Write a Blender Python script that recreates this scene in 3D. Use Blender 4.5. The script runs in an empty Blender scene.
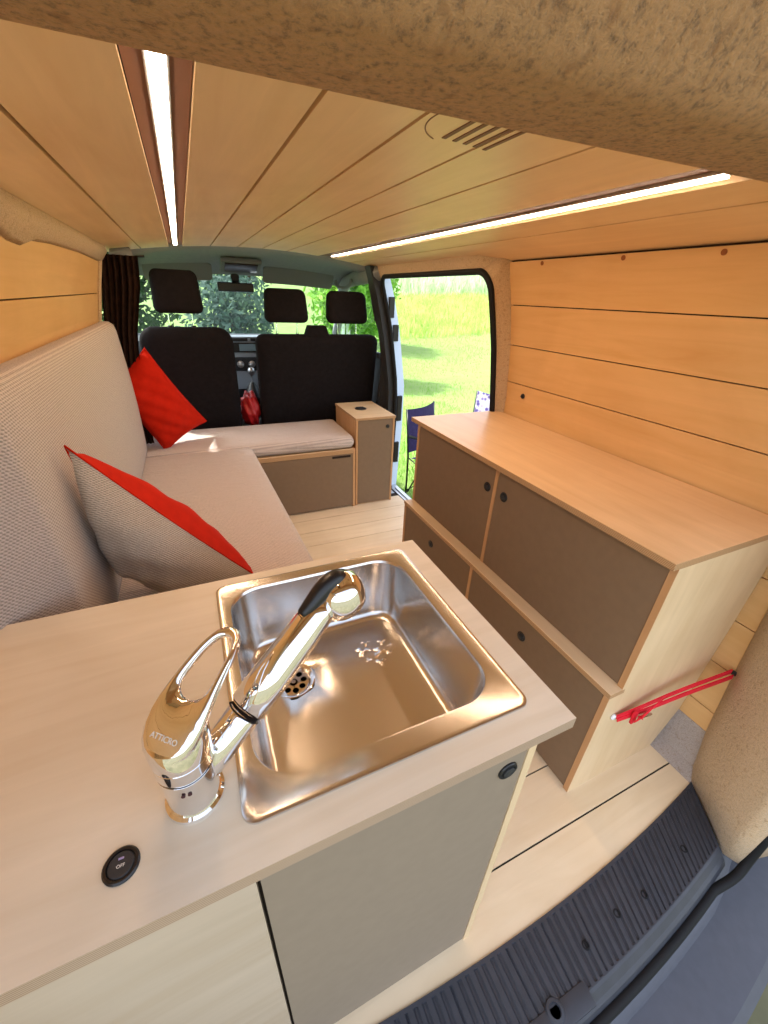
import bpy, bmesh, math, random
from mathutils import Vector, Matrix
random.seed(7)
PI = math.pi
scene = bpy.context.scene
col = scene.collection

# ------------------------------------------------------------------ materials
def new_mat(name):
    m = bpy.data.materials.new(name); m.use_nodes = True
    nt = m.node_tree
    b = nt.nodes['Principled BSDF']
    return m, nt, b
def lin(r, g, b):
    f = lambda c: (c/255)/12.92 if c/255 <= .04045 else (((c/255)+.055)/1.055)**2.4
    return (f(r), f(g), f(b), 1)
def N(nt, t, **kw):
    n = nt.nodes.new(t)
    for k, v in kw.items():
        if k in n.inputs: n.inputs[k].default_value = v
        else: setattr(n, k, v)
    return n
def coords(nt, scale=(1, 1, 1), kind='Object'):
    tc = N(nt, 'ShaderNodeTexCoord'); mp = N(nt, 'ShaderNodeMapping')
    mp.inputs['Scale'].default_value = scale
    nt.links.new(tc.outputs[kind], mp.inputs['Vector']); return mp.outputs['Vector']
def ramp(nt, fac, stops):
    r = N(nt, 'ShaderNodeValToRGB')
    while len(r.color_ramp.elements) < len(stops): r.color_ramp.elements.new(.5)
    for e, (p, c) in zip(r.color_ramp.elements, stops): e.position = p; e.color = c
    nt.links.new(fac, r.inputs['Fac']); return r.outputs['Color']
def bump(nt, b, h, strength=.3, dist=.002):
    bp = N(nt, 'ShaderNodeBump', Strength=strength, Distance=dist)
    nt.links.new(h, bp.inputs['Height']); nt.links.new(bp.outputs['Normal'], b.inputs['Normal'])
def mixc(nt, fac, a, b_, mode='MIX'):
    m = N(nt, 'ShaderNodeMix', data_type='RGBA', blend_type=mode)
    for s, v in ((0, fac), (6, a), (7, b_)):
        if hasattr(v, 'links'): nt.links.new(v, m.inputs[s])
        else: m.inputs[s].default_value = v
    return m.outputs[2]

def plain(name, c, rough=.5, metal=0, spec=.5, noise=0):
    m, nt, b = new_mat(name)
    b.inputs['Base Color'].default_value = c; b.inputs['Roughness'].default_value = rough
    b.inputs['Metallic'].default_value = metal; b.inputs['Specular IOR Level'].default_value = spec
    if noise:
        n = N(nt, 'ShaderNodeTexNoise', Scale=40.0, Detail=4.0)
        nt.links.new(coords(nt), n.inputs['Vector'])
        d = tuple(x*(1-noise) for x in c[:3])+(1,); l = tuple(min(1, x*(1+noise)) for x in c[:3])+(1,)
        nt.links.new(ramp(nt, n.outputs['Fac'], [(.3, d), (.7, l)]), b.inputs['Base Color'])
    return m

def ply(name, axis='x', base=(226, 200, 162), edge_normal='z', rough=.42, edge=((150, 112, 78), (205, 168, 125))):
    """birch plywood: faint stretched grain; laminated edge bands on faces whose normal is not edge_normal"""
    m, nt, b = new_mat(name)
    sc = {'x': (1.2, 14, 14), 'y': (14, 1.2, 14), 'z': (14, 14, 1.2)}[axis]
    v = coords(nt, sc)
    n = N(nt, 'ShaderNodeTexNoise', Scale=1.6, Detail=6.0, Roughness=.6, Distortion=.8)
    nt.links.new(v, n.inputs['Vector'])
    n2 = N(nt, 'ShaderNodeTexNoise', Scale=1.1, Detail=3.0, Distortion=1.6)
    nt.links.new(coords(nt, (2.2, 2.2, 2.2)), n2.inputs['Vector'])
    c = base
    c1 = ramp(nt, n.outputs['Fac'], [(.25, lin(c[0]-7, c[1]-10, c[2]-14)), (.5, lin(*c)), (.8, lin(min(255, c[0]+10), c[1]+9, c[2]+9))])
    c2 = ramp(nt, n2.outputs['Fac'], [(.35, (.86, .82, .76, 1)), (.6, (1, 1, 1, 1))])
    face = mixc(nt, .4, c1, c2, 'MULTIPLY')
    if edge_normal:
        geo = N(nt, 'ShaderNodeNewGeometry'); sep = N(nt, 'ShaderNodeSeparateXYZ')
        nt.links.new(geo.outputs['True Normal'], sep.inputs[0])
        ab = N(nt, 'ShaderNodeMath', operation='ABSOLUTE'); nt.links.new(sep.outputs['XYZ'.index(edge_normal.upper())], ab.inputs[0])
        lt = N(nt, 'ShaderNodeMath', operation='LESS_THAN'); nt.links.new(ab.outputs[0], lt.inputs[0]); lt.inputs[1].default_value = .5
        w = N(nt, 'ShaderNodeTexWave', Scale=95.0, Distortion=.4, bands_direction=edge_normal.upper())
        nt.links.new(coords(nt), w.inputs['Vector'])
        ec = ramp(nt, w.outputs['Fac'], [(.2, lin(*edge[0])), (.8, lin(*edge[1]))])
        face = mixc(nt, lt.outputs[0], face, ec)
    nt.links.new(face, b.inputs['Base Color'])
    b.inputs['Roughness'].default_value = rough; b.inputs['Specular IOR Level'].default_value = .35
    bump(nt, b, n.outputs['Fac'], .08, .001)
    return m

def felt(name, c, scale=300, dark=.72, bstr=.7):
    m, nt, b = new_mat(name)
    n = N(nt, 'ShaderNodeTexNoise', Scale=float(scale), Detail=6.0, Roughness=.75)
    nt.links.new(coords(nt), n.inputs['Vector'])
    n2 = N(nt, 'ShaderNodeTexNoise', Scale=scale*.35, Detail=3.0)
    nt.links.new(coords(nt), n2.inputs['Vector'])
    d = tuple(x*dark for x in c[:3])+(1,); l = tuple(min(1, x*1.25) for x in c[:3])+(1,)
    c1 = ramp(nt, n.outputs['Fac'], [(.32, d), (.48, c), (.72, l)])
    c2 = ramp(nt, n2.outputs['Fac'], [(.28, (.7, .62, .52, 1)), (.42, (1, 1, 1, 1))])
    nt.links.new(mixc(nt, .8, c1, c2, 'MULTIPLY'), b.inputs['Base Color'])
    b.inputs['Roughness'].default_value = 1; b.inputs['Specular IOR Level'].default_value = .05
    b.inputs['Sheen Weight'].default_value = .25
    mx = N(nt, 'ShaderNodeMath', operation='ADD'); nt.links.new(n.outputs['Fac'], mx.inputs[0]); nt.links.new(n2.outputs['Fac'], mx.inputs[1])
    bump(nt, b, mx.outputs[0], bstr, .006)
    return m

def weave(name, c, scale=160, ribs=False):
    m, nt, b = new_mat(name)
    v = coords(nt)
    w1 = N(nt, 'ShaderNodeTexWave', Scale=float(scale), Distortion=.5, bands_direction='DIAGONAL'); w1.inputs['Detail'].default_value = 2
    w2 = N(nt, 'ShaderNodeTexWave', Scale=float(scale)*.9, Distortion=.5, bands_direction='Z' if not ribs else 'Y')
    nt.links.new(v, w1.inputs['Vector']); nt.links.new(v, w2.inputs['Vector'])
    mu = N(nt, 'ShaderNodeMath', operation='ADD'); nt.links.new(w1.outputs['Fac'], mu.inputs[0]); nt.links.new(w2.outputs['Fac'], mu.inputs[1])
    hf = N(nt, 'ShaderNodeMath', operation='MULTIPLY'); nt.links.new(mu.outputs[0], hf.inputs[0]); hf.inputs[1].default_value = .5
    n = N(nt, 'ShaderNodeTexNoise', Scale=320.0, Detail=3.0); nt.links.new(v, n.inputs['Vector'])
    ad = N(nt, 'ShaderNodeMath', operation='ADD'); nt.links.new(hf.outputs[0], ad.inputs[0]); nt.links.new(n.outputs['Fac'], ad.inputs[1])
    h2 = N(nt, 'ShaderNodeMath', operation='MULTIPLY'); nt.links.new(ad.outputs[0], h2.inputs[0]); h2.inputs[1].default_value = .5
    d = tuple(x*.62 for x in c[:3])+(1,); l = tuple(min(1, x*1.22) for x in c[:3])+(1,)
    nt.links.new(ramp(nt, h2.outputs[0], [(.32, d), (.5, c), (.68, l)]), b.inputs['Base Color'])
    b.inputs['Roughness'].default_value = .95; b.inputs['Specular IOR Level'].default_value = .1
    b.inputs['Sheen Weight'].default_value = .2
    hh = h2.outputs[0]
    if ribs:
        n3 = N(nt, 'ShaderNodeTexNoise', Scale=7.0, Detail=4.0, Distortion=2.0); nt.links.new(coords(nt, (1, 2.6, 1)), n3.inputs['Vector'])
        m3 = N(nt, 'ShaderNodeMath', operation='MULTIPLY_ADD'); nt.links.new(n3.outputs['Fac'], m3.inputs[0]); m3.inputs[1].default_value = 5.5
        nt.links.new(h2.outputs[0], m3.inputs[2]); hh = m3.outputs[0]
    bump(nt, b, hh, .55, .003)
    return m

def emis(name, c, s):
    m, nt, b = new_mat(name)
    b.inputs['Base Color'].default_value = c
    b.inputs['Emission Color'].default_value = c; b.inputs['Emission Strength'].default_value = s
    return m

def glass(name, tint=(1, 1, 1, 1), alpha=.12):
    m, nt, b = new_mat(name)
    out = [n for n in nt.nodes if n.type == 'OUTPUT_MATERIAL'][0]
    t = N(nt, 'ShaderNodeBsdfTransparent'); t.inputs[0].default_value = tint
    g = N(nt, 'ShaderNodeBsdfGlossy', Roughness=.02); mx = N(nt, 'ShaderNodeMixShader', Fac=alpha)
    nt.links.new(t.outputs[0], mx.inputs[1]); nt.links.new(g.outputs[0], mx.inputs[2]); nt.links.new(mx.outputs[0], out.inputs[0])
    return m

def foliage(name, c1, c2, c3, scale=3):
    m, nt, b = new_mat(name)
    n = N(nt, 'ShaderNodeTexNoise', Scale=float(scale), Detail=5.0, Roughness=.7)
    nt.links.new(coords(nt), n.inputs['Vector'])
    nt.links.new(ramp(nt, n.outputs['Fac'], [(.3, c1), (.5, c2), (.7, c3)]), b.inputs['Base Color'])
    b.inputs['Roughness'].default_value = .6; b.inputs['Specular IOR Level'].default_value = .2
    out = [q for q in nt.nodes if q.type == 'OUTPUT_MATERIAL'][0]
    t = N(nt, 'ShaderNodeBsdfTranslucent'); nt.links.new(b.inputs['Base Color'].links[0].from_socket, t.inputs[0])
    mx = N(nt, 'ShaderNodeMixShader', Fac=.4); nt.links.new(b.outputs[0], mx.inputs[1]); nt.links.new(t.outputs[0], mx.inputs[2]); nt.links.new(mx.outputs[0], out.inputs[0])
    return m

PLYX = ply('birch_ply_lengthwise_x', 'x'); PLYY = ply('birch_ply_lengthwise_y', 'y')
PLYZ = ply('birch_ply_upright', 'z', edge_normal=None)
PLYYN = ply('birch_ply_panelling', 'y', base=(226, 188, 136), edge_normal=None)
PLYXN = ply('birch_ply_boards', 'x', base=(232, 212, 180), edge_normal=None)
PLYTOP = ply('birch_ply_worktop', 'x', base=(214, 204, 186), rough=.35, edge=((150, 126, 104), (186, 162, 138)))
PLYEDGE = ply('birch_ply_cut_edge', 'z', base=(196, 152, 108), edge_normal=None)
HPL = plain('taupe_laminate', lin(128, 106, 84), .6, noise=.035, spec=.3)
HPLD = plain('daylit_laminate', lin(140, 126, 110), .6, noise=.035, spec=.3)  # the taupe laminate again, its colour greyed to imitate daylight at the rear
GAP = plain('dark_gap', lin(40, 26, 16), .9)
RECESS = plain('brown_recess', lin(120, 78, 52), .6)  # flat brown, darker than the ceiling boards
FELT = felt('beige_carpet_lining', lin(196, 168, 132))
FELTG = felt('grey_carpet_lining', lin(170, 158, 150))
FELTH = felt('fluffy_beige_header_lining', lin(206, 158, 108), 170, .42, 1.0)
WALLP = ply('birch_ply_wall_boards', 'y', base=(216, 172, 116), edge_normal=None)
PLYF = ply('birch_ply_front_board', 'x', base=(188, 172, 152), edge_normal=None)
GREYF = weave('light_grey_woven_fabric', lin(178, 166, 158), 62)
GREYR = weave('light_grey_creased_fabric', lin(196, 184, 178), 58, True)
GREYP = weave('grey_pillow_fabric', lin(176, 164, 150), 75)
RED = plain('red_cotton', lin(182, 30, 8), .9, spec=.15, noise=.08)
REDW = plain('red_webbing', lin(222, 22, 48), .75, noise=.12)
REDB = plain('red_shiny_bag', lin(165, 25, 30), .45, noise=.2)
BLACKF = plain('black_seat_fabric', lin(25, 22, 24), .95, spec=.15, noise=.2)
BLACK = plain('black_plastic', lin(20, 20, 23), .35)
BLACKM = plain('matt_black_plastic', lin(38, 40, 44), .6)
RUBBER = plain('black_rubber', lin(20, 21, 24), .7, spec=.25)
SILL = plain('ribbed_dark_grey_plastic', lin(50, 53, 62), .5, noise=.12)
BUMP = plain('dark_grey_bumper_plastic', lin(68, 71, 82), .55, noise=.08)
CHROME = plain('polished_chrome', (.86, .86, .87, 1), .045, 1)
STEEL = plain('brushed_stainless_steel', (.62, .60, .58, 1), .24, 1)
def brushed():
    m, nt, b = new_mat('satin_sink_steel')
    b.inputs['Base Color'].default_value = (.66, .65, .64, 1); b.inputs['Metallic'].default_value = 1
    n = N(nt, 'ShaderNodeTexNoise', Scale=30.0, Detail=4.0); nt.links.new(coords(nt, (1, 18, 1)), n.inputs['Vector'])
    r = N(nt, 'ShaderNodeMapRange'); nt.links.new(n.outputs['Fac'], r.inputs[0]); r.inputs[3].default_value = .20; r.inputs[4].default_value = .26
    nt.links.new(r.outputs[0], b.inputs['Roughness']); return m
STEEL = brushed()
SILVER = plain('silver_metal', (.6, .6, .62, 1), .35, .9)
LINER = plain('grey_headliner', lin(150, 156, 156), .95, spec=.1, noise=.05)
LINERD = plain('grey_sun_visor_vinyl', lin(132, 138, 138), .8, spec=.2)
DASH = plain('dark_grey_dashboard', lin(60, 64, 68), .6, noise=.06)
DASHL = plain('silver_dashboard_trim', lin(150, 160, 172), .4, .3)
SCREEN = plain('radio_screen', lin(120, 140, 150), .2)
WHITE = plain('white_car_paint', lin(232, 236, 242), .25)
WHITEC = plain('daylit_white_car_paint', lin(205, 226, 255), .25)  # same white paint, blue put into the colour to look daylit under warm lamps
CURT = plain('dark_brown_curtain', lin(44, 30, 24), .95, spec=.1, noise=.25)
NAVY = plain('dark_purple_canvas', lin(60, 52, 88), .9, spec=.1, noise=.15)
GLASS = glass('windscreen_glass', (.80, .88, .90, 1), .10)
GLASSS = glass('side_window_glass', (.86, .94, .92, 1), .06)
LED = emis('warm_white_led', (1, .80, .60, 1), 16)
LETTER = plain('pale_lettering', lin(226, 222, 214), .5)
WATER = plain('water_droplets', (.9, .9, .9, 1), .02, 1)
BARK = plain('bark', lin(78, 62, 48), .9, noise=.3)

# ------------------------------------------------------------------ mesh helpers
def quad(bm, *p):
    return bm.faces.new([bm.verts.new(v) for v in p])
def box(bm, x0, x1, y0, y1, z0, z1, bev=0, seg=2):
    r = bmesh.ops.create_cube(bm, size=1)
    vs = r['verts']
    for v in vs:
        v.co = Vector(((x0+x1)/2+v.co.x*(x1-x0), (y0+y1)/2+v.co.y*(y1-y0), (z0+z1)/2+v.co.z*(z1-z0)))
    if bev:
        es = list({e for v in vs for e in v.link_edges})
        bmesh.ops.bevel(bm, geom=es, offset=bev, segments=seg, profile=.5, affect='EDGES')
def obox(bm, c, ax, ay, az, bev=0, seg=2):
    """box with centre c and half-axis vectors"""
    c, ax, ay, az = map(Vector, (c, ax, ay, az))
    r = bmesh.ops.create_cube(bm, size=2); vs = r['verts']
    for v in vs: v.co = c+ax*v.co.x+ay*v.co.y+az*v.co.z
    if bev:
        es = list({e for v in vs for e in v.link_edges})
        bmesh.ops.bevel(bm, geom=es, offset=bev, segments=seg, profile=.5, affect='EDGES')
def prism(bm, pts, d):
    """pts: list of 3-D points of a planar polygon, extruded along vector d"""
    d = Vector(d); a = [bm.verts.new(p) for p in pts]; b = [bm.verts.new(Vector(p)+d) for p in pts]
    n = len(pts); bm.faces.new(a); bm.faces.new(b[::-1])
    for i in range(n): bm.faces.new((a[(i+1) % n], a[i], b[i], b[(i+1) % n]))
def loft(bm, rings, cap0=False, cap1=False, closed=True):
    R = [[bm.verts.new(p) for p in r] for r in rings]; n = len(R[0])
    for a, b in zip(R, R[1:]):
        for i in range(n if closed else n-1):
            bm.faces.new((a[i], a[(i+1) % n], b[(i+1) % n], b[i]))
    if cap0: bm.faces.new(R[0][::-1])
    if cap1: bm.faces.new(R[-1])
def frame_dirs(t):
    t = t.normalized(); up = Vector((0, 0, 1)) if abs(t.z) < .95 else Vector((1, 0, 0))
    a = t.cross(up).normalized(); return a, a.cross(t).normalized()
def tube(bm, pts, r, seg=12, cap=True, flat=1, sx=1):
    pts = [Vector(p) for p in pts]; rr = r if hasattr(r, '__len__') else [r]*len(pts)
    rings = []; pa = None
    for i, p in enumerate(pts):
        t = pts[min(i+1, len(pts)-1)]-pts[max(i-1, 0)]
        if pa is None: a, b = frame_dirs(t)
        else:
            tn = t.normalized(); a = (pa-tn*pa.dot(tn)).normalized(); b = tn.cross(a)
        pa = a
        rings.append([p+a*math.cos(2*PI*k/seg)*rr[i]*sx+b*math.sin(2*PI*k/seg)*rr[i]*flat for k in range(seg)])
    loft(bm, rings, cap, cap)
def disc_cyl(bm, c, axis, r, h, seg=28, bev=0):
    c = Vector(c); axis = Vector(axis).normalized(); a, b = frame_dirs(axis)
    prof = [(r-bev, 0), (r, bev), (r, h-bev), (r-bev, h)] if bev else [(r, 0), (r, h)]
    loft(bm, [[c+axis*z+a*math.cos(2*PI*k/seg)*q+b*math.sin(2*PI*k/seg)*q for k in range(seg)] for q, z in prof], True, True)
def lathe(bm, c, prof, axis=(0, 0, 1), seg=32, cap0=True, cap1=True):
    c = Vector(c); axis = Vector(axis).normalized(); a, b = frame_dirs(axis)
    loft(bm, [[c+axis*z+a*math.cos(2*PI*k/seg)*q+b*math.sin(2*PI*k/seg)*q for k in range(seg)] for q, z in prof], cap0, cap1)
def rrect(cx, cy, hx, hy, r, z, k=8):
    out = []
    for sx, sy, a0 in ((1, 1, 0), (-1, 1, PI/2), (-1, -1, PI), (1, -1, 1.5*PI)):
        for i in range(k+1):
            a = a0+PI/2*i/k
            out.append(Vector((cx+sx*(hx-r)+r*math.cos(a), cy+sy*(hy-r)+r*math.sin(a), z)))
    return out
def spline(pts, n=8):
    pts = [Vector(p) for p in pts]; P = [pts[0]*2-pts[1]]+pts+[pts[-1]*2-pts[-2]]; out = []
    for i in range(1, len(P)-2):
        for k in range(n):
            t = k/n; a, b, c, d = P[i-1], P[i], P[i+1], P[i+2]
            out.append(.5*((2*b)+(c-a)*t+(2*a-5*b+4*c-d)*t*t+(3*b-a-3*c+d)*t**3))
    out.append(pts[-1]); return out

def link(name, bm, mat, parent=None, smooth=False, recalc=True):
    if recalc: bmesh.ops.recalc_face_normals(bm, faces=bm.faces)
    if parent:                                   # vertices are given in world space: shift into the parent's
        p = Vector((0, 0, 0)); q = parent
        while q: p += q.location; q = q.parent
        bmesh.ops.translate(bm, verts=bm.verts, vec=-p)
    me = bpy.data.meshes.new(name); bm.to_mesh(me); bm.free()
    me.materials.append(mat)
    o = bpy.data.objects.new(name, me); col.objects.link(o)
    if parent: o.parent = parent
    if smooth:
        for p in me.polygons: p.use_smooth = True
        if smooth != 'all': me.set_sharp_from_angle(angle=math.radians(35))
    return o
def thing(name, label, cat, loc=(0, 0, 0), group=None):
    o = bpy.data.objects.new(name, None); col.objects.link(o); o.location = loc; o.empty_display_size = .05
    o['label'] = label; o['category'] = cat
    if group: o['group'] = group
    return o
def tag(o, label, cat, group=None, kind=None):
    o['label'] = label; o['category'] = cat
    if group: o['group'] = group
    if kind: o['kind'] = kind
    return o
def struct(name, bm, mat, label, cat, smooth=False, parent=None):
    o = link(name, bm, mat, parent, smooth)
    if not parent:
        o['kind'] = 'structure'; o['label'] = label; o['category'] = cat
    return o
def B(): return bmesh.new()
def text_mesh(s, size, extrude=.0002):
    cu = bpy.data.curves.new('t', 'FONT'); cu.body = s; cu.size = size; cu.align_x = 'CENTER'; cu.align_y = 'CENTER'; cu.extrude = extrude
    o = bpy.data.objects.new('t', cu); me = bpy.data.meshes.new_from_object(o)
    bm = bmesh.new(); bm.from_mesh(me); bpy.data.objects.remove(o); bpy.data.curves.remove(cu); bpy.data.meshes.remove(me)
    return bm
def xform(bm, o, ax, ay, az):
    M = Matrix((ax, ay, az)).transposed().to_4x4(); M.translation = Vector(o); bm.transform(M)

def interp(tab, z):
    if z <= tab[0][0]: return tab[0][1]
    for (a, p), (b, q) in zip(tab, tab[1:]):
        if z <= b: return p+(q-p)*(z-a)/(b-a)
    return tab[-1][1]
WR = [(0, 1.25), (.15, 1.27), (.5, 1.29), (.9, 1.30), (1.15, 1.27), (1.30, 1.235), (1.46, 1.19)]
WL = [(0, -.40), (.9, -.40), (1.15, -.37), (1.30, -.335), (1.46, -.29)]
DR = [(-.1, 1.25), (0, 1.255), (.45, 1.275), (.75, 1.272), (1.1, 1.215), (1.3, 1.165), (1.43, 1.12), (1.5, 1.10)]
wr = lambda z: interp(WR, z)
wl = lambda z: interp(WL, z)
dr = lambda z: interp(DR, z)
zc = lambda x: 1.512-.12*(x-.45)**2

# ------------------------------------------------------------------ floor
bm = B()
edges = [.303+.15*k-.15 for k in range(-0, 16)]
def yin(x): return .182+.055*((x-.45)/.76)**2
def yout(x): return .045+.05*((x-.45)/.66)**2
# first board follows the bowed sill
xs = [-.42+i*(1.66/24) for i in range(25)]
g = .0022
for i in range(24):
    a, b_ = xs[i], xs[i+1]
    lo = lambda x: yin(x)
    for z in (0,):
        quad(bm, (a, lo(a), z), (b_, lo(b_), z), (b_, .303-g, z), (a, .303-g, z))
for k in range(14):
    y0 = .303+.15*k+g; y1 = .303+.15*(k+1)-g
    box(bm, -.42, 1.24, y0, y1, -.012, 0)
floor = struct('floor', bm, PLYXN, 'pale plywood board floor of the van with thin dark joints', 'floor')
bm = B(); box(bm, -.42, 1.24, .16, 2.46, -.04, -.006)
struct('floor_underlay', bm, GAP, '', '', parent=floor)

# ------------------------------------------------------------------ ceiling
bm = B()
def strip(bm, x0, x1, y0, y1, f, th=.012, n=None):
    n = n or max(1, int((x1-x0)/.05)); g = .0034
    x0 += g; x1 -= g
    X = [x0+(x1-x0)*i/n for i in range(n+1)]
    loft(bm, [[Vector((x, y0, f(x))), Vector((x, y1, f(x))), Vector((x, y1, f(x)+th)), Vector((x, y0, f(x)+th))] for x in X], True, True)
Y0, Y1 = .30, 2.76
def front(x): return Y1
for a, b_ in ((-.31, -.15), (-.15, -.014), (.046, .187), (.187, .327), (.327, .462), (.462, .60), (.60, .79), (.872, .99), (.99, 1.22)):
    strip(bm, a, b_, Y0, Y1, zc)
CEIL = ply('birch_ply_ceiling_boards', 'y', base=(240, 208, 162), edge_normal=None)
ceiling = struct('ceiling', bm, CEIL, 'arched plywood plank ceiling with dark joints and two light channels', 'ceiling')
bm = B(); strip(bm, -.33, 1.24, Y0, Y1+.002, lambda x: zc(x)+.0135, .01, 20)
struct('ceiling_backing', bm, GAP, '', '', parent=ceiling)
bm = B(); box(bm, -.016, .048, .3, 2.755, zc(-.016)+.0122, zc(-.016)+.0127); box(bm, .788, .874, .3, 2.755, zc(.874)+.0122, zc(.874)+.0127); struct('light_channel', bm, RECESS, '', '', parent=ceiling)
# slotted round vent cut in the ceiling board
bm = B()
for i, x in enumerate((.395, .4155, .436, .4565, .477)):
    c = (.60-.0, ); L = (.55, .665+.004*i)
    box(bm, x-.0035, x+.0035, .585, .690+.003*i, zc(x)-.0012, zc(x)+.004)
arc = [(.428-.088*math.cos(a), .625+.088*math.sin(a)) for a in [(-25+i*7)*PI/180 for i in range(13)]]
vent = thing('ceiling_vent', 'round vent with five narrow slots cut in the plywood ceiling', 'vent', (.40, .61, zc(.40)))
link('slot', bm, RECESS, vent)
bm = B(); tube(bm, [(x, y, zc(x)+.0002) for x, y in arc], .0012, 6); link('rim', bm, RECESS, vent)

def led(name, label, x0, x1, y0, y1, rx0, rx1):
    t = thing(name, label, 'light', ((x0+x1)/2, (y0+y1)/2, zc((x0+x1)/2)), 'recessed strip lights in the ceiling')
    xm = (x0+x1)/2; z = zc(xm)
    b = B(); box(b, x0-.003, x1+.003, y0, y1, z+.003, z+.010, .001); link('profile', b, SILVER, t)
    b = B(); box(b, x0, x1, y0, y1, z-.001, z+.0028, .001); link('diffuser', b, LED, t)
    L = bpy.data.lights.new(name+'_lamp', 'AREA'); L.shape = 'RECTANGLE'; L.size = x1-x0; L.size_y = y1-y0
    L.energy = 4.6; L.color = (1, .60, .31); L.spread = PI
    lo = bpy.data.objects.new('lamp', L); col.objects.link(lo); lo.parent = t; lo.location = (0, 0, -.006-(z-z))
led('led_strip', 'glowing straight strip light over the sofa, left of the vent',   .006, .023, .56, 2.66, -.014, .046)
led('led_strip', 'glowing straight strip light over the worktop, right of the vent',   .836, .852, .54, 2.66, .79, .872)

# ------------------------------------------------------------------ walls
def plank_wall(bm, f, y0, y1, bands, sgn, th=.012):
    for z0, z1 in bands:
        z0 += .0018; z1 -= .0018; n = max(4, int((z1-z0)/.03))
        Z = [z0+(z1-z0)*i/n for i in range(n+1)]
        loft(bm, [[Vector((f(z), y0, z)), Vector((f(z), y1, z)), Vector((f(z)+sgn*th, y1, z)), Vector((f(z)+sgn*th, y0, z))] for z in Z], True, True)
bands = [(.147, .222)]+[(.222+.1525*k, .222+.1525*(k+1)) for k in range(8)]
bands[-1] = (bands[-1][0], 1.439)
bm = B(); plank_wall(bm, wr, .04, 1.492, bands, 1)
wallr = struct('wall_right', bm, WALLP, 'right side wall of horizontal plywood boards above the worktop', 'wall')
bm = B(); plank_wall(bm, lambda z: wr(z)+.0125, .03, 1.494, [(.0, 1.47)], 1); struct('wall_backing', bm, GAP, '', '', parent=wallr)
bm = B()
for y, z in ((1.315, 1.428), (.985, 1.428), (.712, 1.426)):
    disc_cyl(bm, (wr(z)+.0035, y, z), (-1, 0, -.28), .007, .005, 16)
struct('wall_plug', bm, plain('dark_wood_plug', lin(140, 80, 40), .7), '', '', parent=wallr)
t = thing('snap_stud', 'small black stud on the lowest board of the right wall', 'fastener', (1.285, 1.38, .94))
bm = B(); disc_cyl(bm, (1.295, 1.38, .94), (-1, 0, 0), .011, .006, 20, .002); link('stud_base', bm, BLACK, t, True)
bm = B(); disc_cyl(bm, (1.289, 1.38, .94), (-1, 0, 0), .006, .006, 16, .0015); link('stud_head', bm, BLACK, t, True)

bm = B(); plank_wall(bm, wl, .02, 2.42, [(.42, .95), (.95, 1.105), (1.105, 1.262), (1.262, 1.45)], -1)
walll = struct('wall_left', bm, WALLP, 'left side wall of plywood boards above the sofa back', 'wall')
bm = B(); plank_wall(bm, lambda z: wl(z)-.0125, .02, 2.43, [(.0, 1.47)], -1); struct('wall_backing', bm, GAP, '', '', parent=walll)

# carpet strip along the top of the left wall, with its bulge
bm = B()
prof = [(-.1, .045), (.9, .05), (1.12, .052), (1.24, .075), (1.33, .078), (1.42, .062), (1.6, .055), (2.0, .052), (2.44, .06)]
rings = []
for y, h in prof:
    zt = 1.445; zb = zt-h
    rings.append([Vector((wl(zt)-.01, y, zt+.02)), Vector((wl(zt)+.022, y, zt+.004)), Vector((wl(zt)+.026, y, zt-h*.3)), Vector((wl(zb)+.018, y, zb+.01)), Vector((wl(zb)-.005, y, zb)), ])
loft(bm, rings, True, True); struct('trim_1', bm, FELT, 'carpet covered strip along the top of the left wall', 'trim', 'all')
bm = B(); loft(bm, [[Vector((wl(z)-.03, 2.42, z)), Vector((wl(z)+.006, 2.42, z)), Vector((wl(z)+.014, 2.435, z)), Vector((wl(z)+.008, 2.455, z)), Vector((wl(z)-.03, 2.455, z))] for z in (0, .4, .9, 1.15, 1.3, 1.46)], True, True)
struct('trim_2', bm, FELT, 'narrow carpet covered post at the front end of the left wall', 'trim', True)

# header over the rear opening
bm = B(); rings = []
for i in range(25):
    x = -.55+2.1*i/24
    s = .006-.06*x  # slight skew seen in the lining
    wob = .004*math.sin(x*9)
    e = max(0, abs(x-.45)-.5)
    pr = [(.385, 1.51), (.375, 1.452), (.362, 1.430), (.340, 1.420), (.30, 1.417), (.264, 1.419), (.248, 1.427), (.234, 1.448), (.212, 1.490), (.18, 1.530), (.10, 1.565), (-.02, 1.585), (-.02, 1.62), (.385, 1.62)]
    rings.append([Vector((x, y+s*(1 if y > -.1 else 0)+wob*.5, z-.005-.10*e*e)) for y, z in pr])
loft(bm, rings, True, True); struct('trim_3', bm, FELTH, 'thick fluffy carpet lined header over the rear opening', 'trim', 'all')

# door frame band: felt C-pillar, top strip, black seal
def rr_path(y0, y1, z0, z1, r, k=8):
    out = []
    for cy, cz, a0 in ((y1-r, z1-r, 0), (y0+r, z1-r, PI/2), (y0+r, z0+r, PI), (y1-r, z0+r, 1.5*PI)):
        for i in range(k+1):
            a = a0+PI/2*i/k; out.append((cy+r*math.cos(a), cz+r*math.sin(a)))
    # subdivide straights
    res = []
    for (a, b_), (c, d) in zip(out, out[1:]+out[:1]):
        L = math.hypot(c-a, d-b_); n = max(1, int(L/.12)) if L > .2 else 1
        n = 12 if L > .2 else 1
        for i in range(n): res.append((a+(c-a)*i/n, b_+(d-b_)*i/n))
    return res
YB, YC = 2.60, 1.522
hole = rr_path(YC, YB, -.02, 1.405, .07)
outer = rr_path(YC-.030, YB+.001, -.021, 1.475, .002)
bm = B()
H = [Vector((dr(z), y, z)) for y, z in hole]; Hb = [Vector((dr(z)+(.05 if y < 2.5 else .001), y, z)) for y, z in hole]
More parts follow.
